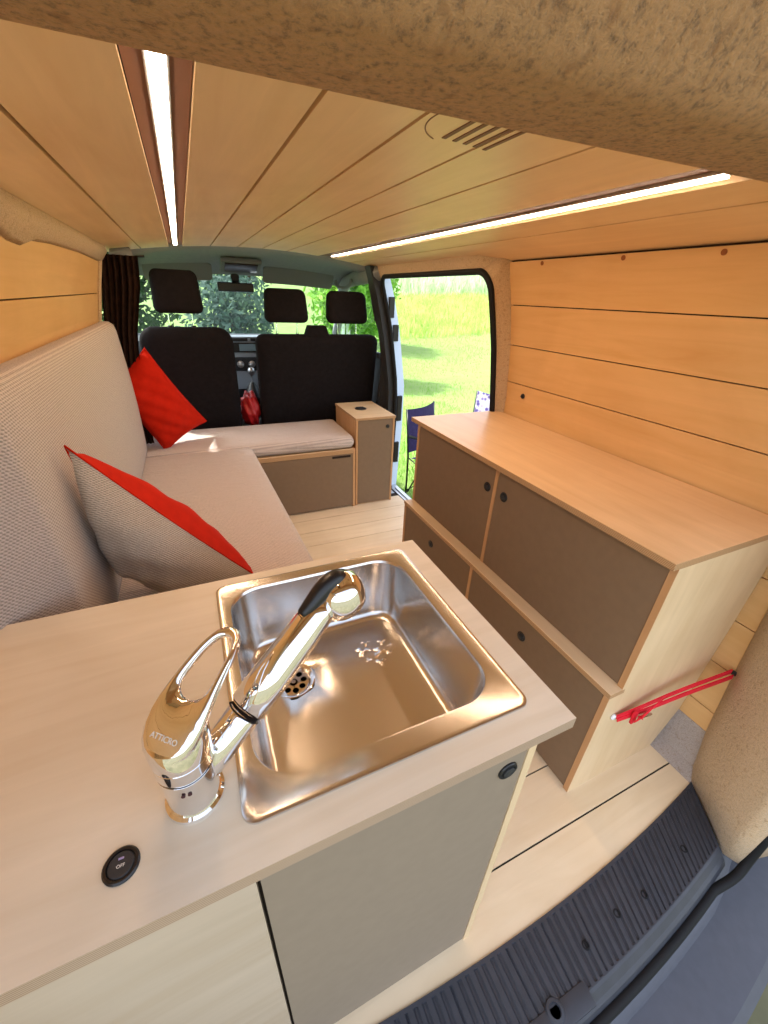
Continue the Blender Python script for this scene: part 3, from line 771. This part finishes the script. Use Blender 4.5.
# ------------------------------------------------------------------ pillows
def pillow(name, label, A, B_, C_, D_, th, matA, matB, ear=.0, flip=False, n=26, sag=0):
    A, B_, C_, D_ = map(Vector, (A, B_, C_, D_))
    def pt(u, v):
        # slightly pulled-in edges
        p = A*(1-u)*(1-v)+B_*u*(1-v)+C_*u*v+D_*(1-u)*v
        c = (A+B_+C_+D_)/4
        eu = 1-(2*u-1)**2; ev = 1-(2*v-1)**2
        k_ = .07*(eu*(1-ev)+ev*(1-eu))
        return p+(c-p)*k_
    nrm = ((B_-A).cross(D_-A)).normalized()
    if flip: nrm = -nrm
    rs = random.Random(3)
    def hgt(u, v):
        a, b_ = max(0, 1-abs(2*u-1)**2.3), max(0, 1-abs(2*v-1)**2.3)
        w = (.007*math.sin(9*u+4*v)*math.sin(7*v-3*u)+.004*math.sin(20*(u+v)+6*u*v)+.003*math.sin(31*u-9*v))*(a*b_)**.7
        return th*(a*b_)**.48+w
    root = thing(name, label, 'cushion', tuple(((A+B_+C_+D_)/4)-Vector((0, 0, .2))))
    for side, mat, nm in ((1, matA, 'front_cover'), (-1, matB, 'back_cover')):
        bm = B(); G = [[bm.verts.new(pt(i/n, j/n)+nrm*side*hgt(i/n, j/n)) for j in range(n+1)] for i in range(n+1)]
        for i in range(n):
            for j in range(n):
                f_ = (G[i][j], G[i+1][j], G[i+1][j+1], G[i][j+1]); bm.faces.new(f_ if side > 0 else f_[::-1])
        o = link(nm, bm, mat, root, 'all', recalc=False)
    bm = B(); loop = [pt(i/n, 0) for i in range(n)]+[pt(1, i/n) for i in range(n)]+[pt(1-i/n, 1) for i in range(n)]+[pt(0, 1-i/n) for i in range(n)]
    tube(bm, loop+[loop[0], loop[1]], .0025, 6, False); link('seam', bm, matA, root, 'all')
    return root
pillow('throw_pillow', 'two-tone throw pillow, red and grey, leaning on the sofa nearest the sink', (-.272, 1.0, 1.0), (.075, 1.03, .545), (-.07, 1.18, .455), (-.298, 1.16, .64), .112, RED, GREYP)
pillow('throw_pillow', 'plain red throw pillow in the far corner beside the dark curtain', (-.215, 2.52, 1.02), (.02, 2.60, .60), (-.215, 2.44, .49), (-.42, 2.47, .84), .075, RED, RED)

# curtain
cu = thing('curtain', 'dark brown curtain gathered at the front left beside the driver seat', 'curtain', (-.27, 2.52, .45))
bm = B(); R_ = []
for i in range(15):
    z = .52+(1.422-.52)*i/14
    row = []
    for j in range(61):
        u = j/60; x0 = interp([(.5, -.42), (.9, -.405), (1.15, -.36), (1.41, -.315)], z); x1 = interp([(.5, -.27), (.85, -.265), (1.1, -.225), (1.3, -.17), (1.41, -.155)], z)
        row.append(Vector((x0+(x1-x0)*u, 2.51+.014*math.sin(u*2*PI*6.5+z*.8)+.006*math.sin(u*31), z)))
    R_.append(row)
loft(bm, R_, closed=False); link('cloth', bm, CURT, cu, 'all')
bm = B(); tube(bm, [(-.33, 2.52, 1.405), (-.13, 2.54, 1.425)], .006, 10); link('rail', bm, BLACK, cu, 'all')

# ------------------------------------------------------------------ cab seats
def slab(bm, xa, xb, prof, depth, r=.05):
    """seat back: front view rounded rect mapped on a leaning plane; prof: (z0,z1,y0,y1)"""
    z0, z1, y0, y1 = prof
    pts = rr_path(xa, xb, z0, z1, r)
    ymap = lambda z: y0+(y1-y0)*(z-z0)/(z1-z0)
    cx_ = (xa+xb)/2; cz_ = (z0+z1)/2
    def ring(d, sc_):
        return [Vector((cx_+(x-cx_)*sc_(x, z)[0], ymap(z)+d, cz_+(z-cz_)*sc_(x, z)[1])) for x, z in pts]
    W, Hh = xb-xa, z1-z0
    s = lambda ins: (lambda x, z: (1-2*ins/W, 1-2*ins/Hh))
    loft(bm, [ring(-.008, s(.06)), ring(0, s(.014)), ring(.014, s(.003)), ring(depth*.5, s(0)), ring(depth-.015, s(.004)), ring(depth, s(.02)), ring(depth+.006, s(.07))], True, True)
def headrest(parent, xc, z0, z1, w, y):
    b = B(); z0 -= .006; z1 += .002; w *= 1.06
    pts = rr_path(xc-w/2, xc+w/2, z0, z1, .036)
    cx_, cz_ = xc, (z0+z1)/2; W, Hh = w, z1-z0
    def ring(d, ins, t_=0):
        return [Vector((cx_+(x-cx_)*(1-2*ins/W)*(1-.10*((z-z0)/Hh)**2), y+d+.02*((z-z0)/Hh), cz_+(z-cz_)*(1-2*ins/Hh))) for x, z in pts]
    loft(b, [ring(-.035, .035), ring(-.032, .014), ring(-.018, .003), ring(.02, 0), ring(.055, .006), ring(.07, .03), ring(.072, .06)], True, True)
    h = link('headrest', b, BLACKF, parent, 'all')
    for s_ in (-1, 1):
        b = B(); tube(b, [(xc+s_*w*.24, y+.02, z0-.075), (xc+s_*w*.24, y+.02, z0+.03)], .008, 10); link('headrest_post', b, CHROME, h, True)
        b = B(); lathe(b, (xc+s_*w*.24, y+.02, z0-.078), [(.014, 0), (.014, .012), (.01, .016)], seg=14); link('post_collar', b, BLACK, h, True)
ds = thing('driver_seat', 'black driver seat on the left with high separate headrest', 'seat', (.0, 3.0, .05))
bm = B(); slab(bm, -.262, .252, (.30, 1.098, 2.93, 2.79), .12, .09); link('backrest', bm, BLACKF, ds, 'all')
headrest(ds, -.022, 1.175, 1.385, .245, 2.80)
bm = B(); box(bm, -.25, .24, 3.05, 3.45, .28, .42, .04, 3); link('seat', bm, BLACKF, ds, 'all')
bs = thing('passenger_bench_seat', 'black double passenger seat on the right with two headrests', 'seat', (.8, 3.0, .05))
bm = B(); slab(bm, .385, 1.215, (.30, 1.062, 2.93, 2.79), .12, .055); link('backrest', bm, BLACKF, bs, 'all')
headrest(bs, .585, 1.135, 1.318, .255, 2.80); headrest(bs, .985, 1.135, 1.318, .26, 2.80)
bm = B(); prism(bm, [(.70, 2.80, 1.05), (.86, 2.80, 1.05), (.835, 2.80, 1.115), (.725, 2.80, 1.115)], (0, .07, 0)); link('belt_housing', bm, BLACKF, bs)
bm = B(); box(bm, .40, 1.20, 3.05, 3.45, .28, .42, .04, 3); link('seat', bm, BLACKF, bs, 'all')
bm = B(); tube(bm, spline([(1.205, 2.78, .60), (1.225, 2.74, .85), (1.235, 2.74, 1.0)], 5), .008, 8); link('side_handle', bm, BLACKM, bs, 'all')

# red bag between seats
bm = B(); bmesh.ops.create_uvsphere(bm, u_segments=28, v_segments=20, radius=1)
for v in bm.verts:
    p = v.co.copy(); k_ = 1+.10*math.sin(p.x*9+p.z*5)+.07*math.sin(p.y*13-p.z*11)
    v.co = Vector((.322+p.x*.062*k_, 2.98+p.y*.10*k_, .56+p.z*.12*k_))
tag(link('red_bag', bm, REDB, None, 'all'), 'crumpled red plastic bag in the gap between the front seats', 'bag')

# ------------------------------------------------------------------ cab shell
bm = B()  # headliner: from ceiling edge to windscreen top, with side drops
rows = []
for i in range(17):
    x = -.30+1.50*i/16; d = abs(x-.45)/.75
    drop = .05*d**3
    z0 = zc(x)+.004; zf = 1.516-.045*d*d
    rows.append([Vector((x, 2.755, z0-.0)), Vector((x, 2.80, z0-.012-drop*.3)), Vector((x, 2.95, z0-.006-drop*.6)), Vector((x, 3.2, zf-.025)), Vector((x, 3.42, zf-.07)), Vector((x, 3.50, zf-.105)), Vector((x, 3.52, zf-.12)), Vector((x, 3.56, zf-.105)), Vector((x, 3.45, z0+.03)), Vector((x, 2.755, z0+.03))])
loft(bm, rows, True, True)
hl = struct('ceiling_cab', bm, LINER, 'grey moulded headliner above the windscreen in the cab', 'ceiling', True)
# side rails of the cab roof
bm = B()
for s_ in (1, -1):
    X = (lambda x: x) if s_ > 0 else (lambda x: .90-x)
    tube(bm, spline([(X(1.13), 2.60, 1.43), (X(1.16), 2.9, 1.42), (X(1.18), 3.2, 1.405), (X(1.20), 3.48, 1.36), (X(1.27), 3.80, 1.17), (X(1.32), 4.08, .97)], 6), [.05]*12+[.045]*12+[.04]*7, 10)
struct('trim_7', bm, LINER, 'grey roof rails and windscreen pillars of the cab', 'trim', 'all')
bm = B()
loft(bm, [[Vector((x, 2.72, -.06)), Vector((x, 2.72, .93)), Vector((x, 4.15, .93)), Vector((x, 4.15, -.06))] for x in (1.265, 1.29)], True, True)
box(bm, 1.235, 1.268, 2.85, 4.10, .90, .94, .01)
struct('wall_cab_right', bm, DASH, 'dark inner panel of the front passenger door', 'wall')
bm = B()
loft(bm, [[Vector((x, 2.46, -.06)), Vector((x, 2.46, .93)), Vector((x, 4.15, .93)), Vector((x, 4.15, -.06))] for x in (-.44, -.40)], True, True)
struct('wall_cab_left', bm, DASH, 'dark inner panel of the driver door', 'wall')
bm = B(); quad(bm, (-.22, 3.55, 1.385), (1.12, 3.55, 1.385), (1.30, 4.12, .93), (-.40, 4.12, .93)); struct('window_1', bm, GLASS, 'windscreen behind the front seats', 'window')
bm = B(); quad(bm, (1.16, 2.72, 1.40), (1.205, 3.46, 1.35), (1.325, 4.05, .94), (1.325, 2.72, .94)); struct('window_2', bm, GLASSS, 'front passenger door window', 'window')
bm = B(); quad(bm, (-.26, 2.72, 1.40), (-.305, 3.46, 1.35), (-.425, 4.05, .94), (-.425, 2.72, .94)); struct('window_3', bm, GLASSS, 'driver door window', 'window')
bm = B(); box(bm, -.42, 1.32, 2.46, 4.2, -.06, -.03); struct('floor_cab', bm, BLACKM, 'dark cab floor', 'floor')
bm = B(); tube(bm, [(1.225, 2.72, .92), (1.17, 2.74, 1.20), (1.12, 2.74, 1.42)], .026, 8); tube(bm, [(1.225, 2.72, .93), (1.235, 2.72, -.05)], .028, 8)
struct('trim_8', bm, BLACKM, 'black belt pillar behind the passenger seat', 'trim', 'all')
# dashboard
da = thing('dashboard', 'grey dashboard with silver centre console beyond the seats', 'dashboard', (.45, 3.8, .4))
bm = B(); loft(bm, [[Vector((x, 3.60, .50)), Vector((x, 3.56, .62)), Vector((x, 3.58, .86)), Vector((x, 3.62, .945)), Vector((x, 3.72, .975)), Vector((x, 4.12, .955)), Vector((x, 4.14, .4)), Vector((x, 3.8, .4))] for x in (-.39, .2, .6, 1.29)], True, True); link('panel', bm, DASH, da, True)
bm = B(); prism(bm, [(.25, 3.52, .985), (.60, 3.52, .985), (.56, 3.49, .60), (.30, 3.49, .60)], (0, .10, 0)); cc_ = link('centre_console', bm, DASHL, da)
bm = B(); box(bm, .295, .555, 3.485, 3.51, .875, .945, .006); link('radio', bm, BLACK, cc_)
bm = B(); box(bm, .345, .505, 3.480, 3.49, .885, .935, .003); link('radio_screen', bm, SCREEN, cc_)
bm = B(); box(bm, .29, .415, 3.484, 3.50, .955, .98, .004); box(bm, .435, .56, 3.484, 3.50, .955, .98, .004); link('air_vent', bm, BLACK, cc_)
bm = B(); box(bm, .30, .55, 3.478, 3.50, .74, .84, .006); link('control_panel', bm, BLACKM, cc_)
for x in (.34, .425, .51):
    b = B(); lathe(b, (x, 3.478, .79), [(.026, 0), (.024, .016), (.018, .018)], (0, -1, 0), 20); link('dial', b, SILVER, cc_, True)
gl = thing('gear_lever', 'gear lever with silver knob below the centre console', 'gear lever', (.40, 3.38, .60))
bm = B(); lathe(bm, (.40, 3.38, .56), [(.07, 0), (.06, .03), (.03, .09), (.015, .11)], seg=20); link('gaiter', bm, BLACK, gl, True)
bm = B(); tube(bm, [(.40, 3.38, .65), (.40, 3.36, .73)], .008, 10); lathe(bm, (.40, 3.36, .725), [(.012, 0), (.024, .015), (.026, .04), (.018, .055)], seg=20); link('knob', bm, SILVER, gl, True)
# mirror
mi = thing('rear_view_mirror', 'black rear-view mirror hanging at the windscreen top', 'mirror', (.37, 3.47, 1.36))
bm = B(); obox(bm, (.37, 3.46, 1.318), (.125, 0, 0), (0, .012, 0), (0, 0, .030), .012, 3); link('housing', bm, BLACK, mi, True)
bm = B(); tube(bm, [(.375, 3.475, 1.335), (.375, 3.50, 1.39)], [.02, .03], 12); link('stem', bm, BLACK, mi, True)
bm = B(); obox(bm, (.37, 3.447, 1.318), (.113, 0, 0), (0, .001, 0), (0, 0, .022), .0005); link('mirror_glass', bm, plain('dark_mirror', (.012, .014, .016, 1), .3, 0), mi)  # even dark base colour replaces the reflection in the glass
# visors and lamp
for lab, xa, xb in (('folded grey sun visor above the driver seat', -.20, .22), ('folded grey sun visor above the passenger seats', .56, 1.08)):
    v_ = thing('sun_visor', lab, 'sun visor', ((xa+xb)/2, 3.40, 1.40))
    b = B(); xm = (xa+xb)/2
    pts = rr_path(xa, xb, 0, .15, .03)
    R_ = []
    for d in (-.008, .008):
        R_.append([Vector((x, 3.47-.012*0-z*.5+d*.8-.02, 1.512-.03*((x-.45)/.75)**2-.155+z*.66+d*.4)) for x, z in pts])
    loft(b, R_, True, True); link('flap', b, LINERD, v_, True)
    b = B(); tube(b, [(xa+.02, 3.42, zc(xa)-.06), (xa-.01, 3.42, zc(xa)-.05)] if xa < .3 else [(xb-.02, 3.42, zc(xb)-.09), (xb+.01, 3.42, zc(xb)-.08)], .008, 8); link('hinge_arm', b, LINER, v_, True)
lp_ = thing('cab_ceiling_lamp', 'dark rectangular ceiling lamp between the two sun visors', 'lamp', (.40, 3.25, 1.45))
bm = B(); obox(bm, (.395, 3.26, 1.443), (.13, 0, 0), (0, .075, -.030), (0, .005, .014), .01); link('housing', bm, LINERD, lp_, True)
bm = B(); obox(bm, (.395, 3.250, 1.4305), (.105, 0, 0), (0, .055, -.022), (0, .002, .004), .003); link('lens', bm, plain('smoked_lens', lin(48, 34, 22), .3), lp_, True)
gh = thing('grab_handle', 'grey grab handle on the roof above the passenger door', 'handle', (1.12, 3.28, 1.36))
bm = B(); tube(bm, spline([(1.09, 3.36, 1.395), (1.09, 3.35, 1.365), (1.10, 3.28, 1.345), (1.11, 3.18, 1.348), (1.12, 3.12, 1.372), (1.12, 3.11, 1.40)], 5), .011, 10); link('bar', bm, LINERD, gh, 'all')

# outer shell so that the van shades its inside
vb = thing('van_body', 'white painted body shell of the camper van', 'van body', (.45, 2.0, -.3))
bm = B(); loft(bm, [[Vector((x, y, 1.56-.12*(x-.45)**2)) for y in (.30, 3.52)]+[Vector((x, y, 1.58-.12*(x-.45)**2)) for y in (3.52, .30)] for x in [-.36+1.62*i/8 for i in range(9)]], True, True); link('roof', bm, WHITE, vb)
bm = B(); loft(bm, [[Vector((-.46+(.14*max(0, z-.9)/.6), y, z)) for y in (-.02, 2.60)]+[Vector((-.45+(.14*max(0, z-.9)/.6), y, z)) for y in (2.60, -.02)] for z in (-.3, .9, 1.57)], True, True); link('side_panel', bm, WHITE, vb)
bm = B(); loft(bm, [[Vector((1.36-.14*max(0, z-.9)/.6, y, z)) for y in (.20, 1.46)]+[Vector((1.37-.14*max(0, z-.9)/.6, y, z)) for y in (1.46, .20)] for z in (-.3, .9, 1.57)], True, True); link('side_panel', bm, WHITE, vb)
bm = B(); box(bm, 1.17, 1.24, 1.40, 2.75, 1.485, 1.55); link('roof_rail', bm, WHITE, vb)
bm = B(); box(bm, -.44, 1.24, .12, 4.2, -.30, -.07); link('underbody', bm, BLACKM, vb)
bm = B(); prism(bm, [(-.44, 4.16, -.3), (1.34, 4.16, -.3), (1.34, 4.16, .92), (-.44, 4.16, .92)], (0, .55, -.12)); link('bonnet', bm, WHITE, vb)

# ------------------------------------------------------------------ outdoors
def gz(x, y):
    d = max(0, math.hypot(x, y)-11)
    return -.55+.09*d if d < 60 else -.55+5.4
bm = B(); n = 60
G = {}
for i in range(n+1):
    for j in range(n+1):
        a = (i/n*2-1); b_ = (j/n*2-1); x = 75*a*abs(a); y = 75*b_*abs(b_)
        G[i, j] = bm.verts.new((x, y, gz(x, y)+.03*math.sin(x*.9)*math.cos(y*.7)))
for i in range(n):
    for j in range(n): bm.faces.new((G[i, j], G[i+1, j], G[i+1, j+1], G[i, j+1]))
MEAD = foliage('meadow_ground', lin(104, 104, 80), lin(128, 126, 98), lin(150, 144, 118), 1.5)
LAWN = foliage('lawn_blades', lin(104, 156, 60), lin(148, 194, 88), lin(190, 212, 120), 1.2)
nt_ = MEAD.node_tree; bs_ = nt_.nodes['Principled BSDF']; old = bs_.inputs['Base Color'].links[0].from_socket
tc_ = N(nt_, 'ShaderNodeTexCoord'); sx_ = N(nt_, 'ShaderNodeSeparateXYZ'); nt_.links.new(tc_.outputs['Object'], sx_.inputs[0])
mr_ = N(nt_, 'ShaderNodeMapRange'); nt_.links.new(sx_.outputs[1], mr_.inputs[0]); mr_.inputs[1].default_value = 1.5; mr_.inputs[2].default_value = 3.5
nt_.links.new(mixc(nt_, mr_.outputs[0], old, mixc(nt_, .75, old, lin(164, 204, 104))), bs_.inputs['Base Color'])
o = struct('ground', bm, MEAD, 'grassy meadow ground around the van', 'ground')
def blades(areas, seed, mat, name, label, hmin, hmax, wid):
    rnd = random.Random(seed); bm = B()
    for x0, x1, y0, y1, cnt in areas:
        for _ in range(cnt):
            x = rnd.uniform(x0, x1); y = rnd.uniform(y0, y1)
            if -.5 < x < 1.40 and -.2 < y < 4.9: continue
            h = rnd.uniform(hmin, hmax); a = rnd.uniform(0, 2*PI); w = wid*rnd.uniform(.6, 1.3)
            dx, dy = math.cos(a)*w, math.sin(a)*w; l = rnd.uniform(-.5, .5)*h; l2 = rnd.uniform(-.5, .5)*h; z = gz(x, y)-.02
            v = [bm.verts.new(p) for p in ((x-dx, y-dy, z), (x+dx, y+dy, z), (x+dx*.6+l*.4, y+dy*.6+l2*.4, z+h*.6), (x+l, y+l2, z+h), (x-dx*.6+l*.4, y-dy*.6+l2*.4, z+h*.6))]
            bm.faces.new(v)
    return tag(link(name, bm, mat, None, recalc=False), label, 'grass', kind='stuff')
REARG = foliage('rear_lawn_blades', lin(112, 126, 72), lin(146, 156, 92), lin(176, 178, 118), 2.0)
blades([(.9, 2.2, -1.2, .4, 8000)], 5, REARG, 'rear_lawn_grass', 'short grass below the rear bumper', .03, .09, .004)
blades([(1.4, 4.5, 1.5, 7, 15000), (2, 11, 3, 15, 24000)], 5, LAWN, 'lawn_grass', 'short bright green grass around the van', .03, .09, .004)
TALL = foliage('tall_meadow_plants', lin(150, 180, 90), lin(190, 210, 120), lin(224, 226, 160), 1.2)
blades([(7, 20, 14.5, 28, 16000)], 6, TALL, 'tall_meadow_grass', 'tall pale yellow-green meadow grass beyond the mown lawn', .15, .5, .018)
CROP = foliage('far_crop', lin(160, 186, 140), lin(196, 214, 176), lin(224, 232, 206), 1.0)
blades([(14, 50, 28, 62, 16000)], 8, CROP, 'crop_field', 'pale green crop field rising behind the meadow', .8, 1.7, .06)

def leafy(bm, c, r, cnt, size, rnd, shell=.5):
    c = Vector(c)
    for _ in range(cnt):
        d = Vector((rnd.gauss(0, 1), rnd.gauss(0, 1), rnd.gauss(0, 1))).normalized(); k_ = rnd.uniform(shell, 1)
        wob = 1+.22*math.sin(d.x*5+c.x)*math.sin(d.y*4+c.y)+.12*math.sin(d.z*9)
        p = c+Vector((d.x*r[0], d.y*r[1], d.z*r[2]))*k_*wob
        a = Vector((rnd.gauss(0, 1), rnd.gauss(0, 1), rnd.gauss(0, 1))).normalized(); b_ = a.orthogonal().normalized(); s = size*rnd.uniform(.6, 1.4)
        bm.faces.new([bm.verts.new(p+a*s), bm.verts.new(p+b_*s*.5), bm.verts.new(p-a*s), bm.verts.new(p-b_*s*.5)])
DK = foliage('dark_leaves', lin(24, 42, 28), lin(52, 80, 46), lin(92, 124, 66), 2)
BL = foliage('bluish_leaves', lin(44, 66, 62), lin(78, 104, 92), lin(120, 144, 118), 2)
BR = foliage('bright_leaves', lin(72, 120, 34), lin(120, 176, 56), lin(172, 214, 92), 2)
def tree(label, cx_, cy_, r, h, mat, seed, cnt=3200, size=.09, name='leafy_tree'):
    rnd = random.Random(seed); g0 = gz(cx_, cy_)
    t_ = thing(name, label, 'tree' if 'tree' in name else 'shrub', (cx_, cy_, g0), 'trees and shrubs around the van')
    b = B(); tube(b, [(cx_, cy_, g0-.1), (cx_+.05, cy_, g0+h*.35), (cx_-.03, cy_+.05, g0+h*.6)], [.05*r+.04, .035*r+.03, .02*r+.01], 8); link('trunk', b, BARK, t_, True)
    b = B()
    for k_ in range(5):
        ox, oy = rnd.uniform(-.45, .45)*r, rnd.uniform(-.4, .4)*r; oz = g0+h*rnd.uniform(.35, .68)
        leafy(b, (cx_+ox, cy_+oy, oz), (r*.7, r*.7, h*.36), cnt//5, size, rnd)
    link('foliage', b, mat, t_, recalc=False)
for a in (
    ('dark leafy tree seen through the windscreen behind the driver headrest', -1.0, 9.8, 1.4, 4.6, DK, 1),
    ('blue-green shrub seen through the windscreen left of the mirror', .75, 8.2, .8, 2.3, BL, 2, 3000, .06, 'shrub'),
    ('tall grey-green tree behind the rear-view mirror', 1.7, 13.2, 2.0, 5.6, BL, 3, 3600),
    ('bright green tree seen between the two passenger headrests', 3.7, 9.6, 1.05, 4.0, BR, 4, 3600),
    ('bright green tree seen through the passenger door window', 5.6, 13.4, 1.2, 3.6, BR, 5, 3400),
    ('dark tree beyond the curtain at the far left', -4.2, 9.0, 1.4, 4.6, DK, 6),
    ('low bright shrub beside the van nose', 2.2, 7.2, .45, 1.4, BR, 7, 2600, .05, 'shrub'),
): tree(*a)
# pale gate posts seen in the windscreen
for i, (x, y) in enumerate(((3.02, 8.9), (3.16, 8.95))):
    t_ = thing('fence_post', ('pale fence post seen through the windscreen, left of the pair', 'pale fence post seen through the windscreen, right of the pair')[i], 'fence post', (x, y, -.55))
    b = B(); box(b, x-.04, x+.04, y-.04, y+.04, -.6, 1.35, .01); link('post', b, WHITE, t_)
    b = B(); box(b, x-.055, x+.055, y-.055, y+.055, 1.35, 1.39, .01); link('cap', b, WHITE, t_)

# camping chairs
def camp_chair(label, P1, P2, zt, fmat, zs=-.13, hb=.42):
    P1 = Vector(P1+(0,)); P2 = Vector(P2+(0,)); u = (P2-P1).normalized(); n_ = Vector((u.y, -u.x, 0)); w = (P2-P1).length
    g0 = gz(P1.x, P1.y)
    t_ = thing('camping_chair', label, 'chair', tuple((P1+P2)/2+Vector((0, 0, g0))))
    def pt(s, d, z): return P1+u*s+n_*d+Vector((0, 0, z))
    b = B(); R_ = []
    for i in range(9):
        z = zs+.05+(zt-zs-.05)*i/8; R_.append([pt(w*j/10, -.0+(.03*math.sin(PI*j/10))-.10*(z-zs), z-.012*math.sin(PI*j/10)*(1 if i == 8 else 0)) for j in range(11)])
    loft(b, R_, closed=False)
    bk = link('backrest', b, fmat, t_, 'all')
    b = B(); R_ = []
    for i in range(7): R_.append([pt(w*j/8, .02+.40*i/6, zs-.03*math.sin(PI*j/8)+.02*i/6) for j in range(9)])
    loft(b, R_, closed=False); link('seat', b, fmat, t_, 'all')
    for s in (0, w):
        b = B(); tube(b, [pt(s, -.10*(zt-zs)-.005, zt), pt(s, 0, zs), pt(s, .0, g0+.01)], .010, 8); link('rear_leg', b, BLACK, t_, 'all')
        b = B(); tube(b, [pt(s, .42, zs+.22), pt(s, .42, g0+.01)], .010, 8); link('front_leg', b, BLACK, t_, 'all')
        b = B(); tube(b, [pt(s, .0, zs+.22), pt(s, .42, zs+.22)], .018, 8); link('armrest', b, BLACK, t_, 'all')
    b = B(); tube(b, [pt(0, 0, zs), pt(w, .02, g0+.04)], .008, 8); tube(b, [pt(w, 0, zs), pt(0, .02, g0+.04)], .008, 8); tube(b, [pt(0, .42, zs), pt(0, .0, g0+.05)], .008, 8); tube(b, [pt(w, .42, zs), pt(w, .0, g0+.05)], .008, 8); link('cross_brace', b, BLACK, t_, 'all')
    return t_, pt, bk
t_, pt, bk = camp_chair('dark purple folding camping chair on the grass outside the side door', (1.84, 3.40), (2.28, 3.64), .35, NAVY)
bm = B(); c = pt(.24, -.03, .27); u = (pt(1, 0, 0)-pt(0, 0, 0)).normalized(); obox(bm, c, u*.055, Vector((-u.y, u.x, 0))*.002, Vector((0, 0, .012))+u*.006, .004); link('white_mark', bm, WHITE, bk)
def patt():
    m, nt, b = new_mat('lavender_patterned_canvas'); v = N(nt, 'ShaderNodeTexVoronoi', Scale=26.0); nt.links.new(coords(nt), v.inputs['Vector'])
    nt.links.new(ramp(nt, v.outputs['Distance'], [(.3, lin(88, 76, 140)), (.5, lin(176, 170, 214)), (.7, lin(226, 224, 240))]), b.inputs['Base Color']); b.inputs['Roughness'].default_value = .9; return m
camp_chair('pale lavender patterned camping chair outside, half hidden by the door pillar', (2.26, 3.02), (2.52, 2.62), .58, patt())

# ------------------------------------------------------------------ camera
M_ROWS = [[0.913129, -0.405809, 0.038918], [-0.160546, -0.445711, -0.880663], [0.374727, 0.79791, -0.472143]]
cam = bpy.data.cameras.new('camera'); co = bpy.data.objects.new('camera', cam); col.objects.link(co)
cam.sensor_fit = 'HORIZONTAL'; cam.sensor_width = 36; cam.lens = 401.98/768*36; cam.clip_start = .02; cam.clip_end = 400
r0, r1, r2 = [Vector(r) for r in M_ROWS]
mt = Matrix((r0, -r1, -r2)).transposed().to_4x4(); mt.translation = Vector((0, 0, 1.3)); co.matrix_world = mt
scene.camera = co

# ------------------------------------------------------------------ light
w = bpy.data.worlds.new('world'); scene.world = w; w.use_nodes = True; nt = w.node_tree
bg = nt.nodes['Background']; sky = nt.nodes.new('ShaderNodeTexSky'); sky.sky_type = 'NISHITA'; sky.sun_disc = False
sky.sun_elevation = math.radians(52); sky.sun_rotation = math.radians(-60); sky.air_density = 1.0; sky.dust_density = 2.5; sky.ozone_density = 1.0
hs = nt.nodes.new('ShaderNodeHueSaturation'); hs.inputs['Saturation'].default_value = .45
nt.links.new(sky.outputs[0], hs.inputs['Color']); nt.links.new(hs.outputs[0], bg.inputs['Color'])
bg.inputs['Strength'].default_value = .68
s = bpy.data.lights.new('sun', 'SUN'); s.energy = 9; s.angle = math.radians(2); s.color = (1, .95, .86)
so_ = bpy.data.objects.new('sun', s); col.objects.link(so_)
d = Vector((-.45, .36, 1.1)).normalized()   # towards the sun: high, from the driver's side
so_.rotation_euler = d.to_track_quat('Z', 'Y').to_euler(); so_.location = (-5, 2, 9)
scene.view_settings.view_transform = 'Standard'; scene.view_settings.look = 'None'; scene.view_settings.exposure = 0.0
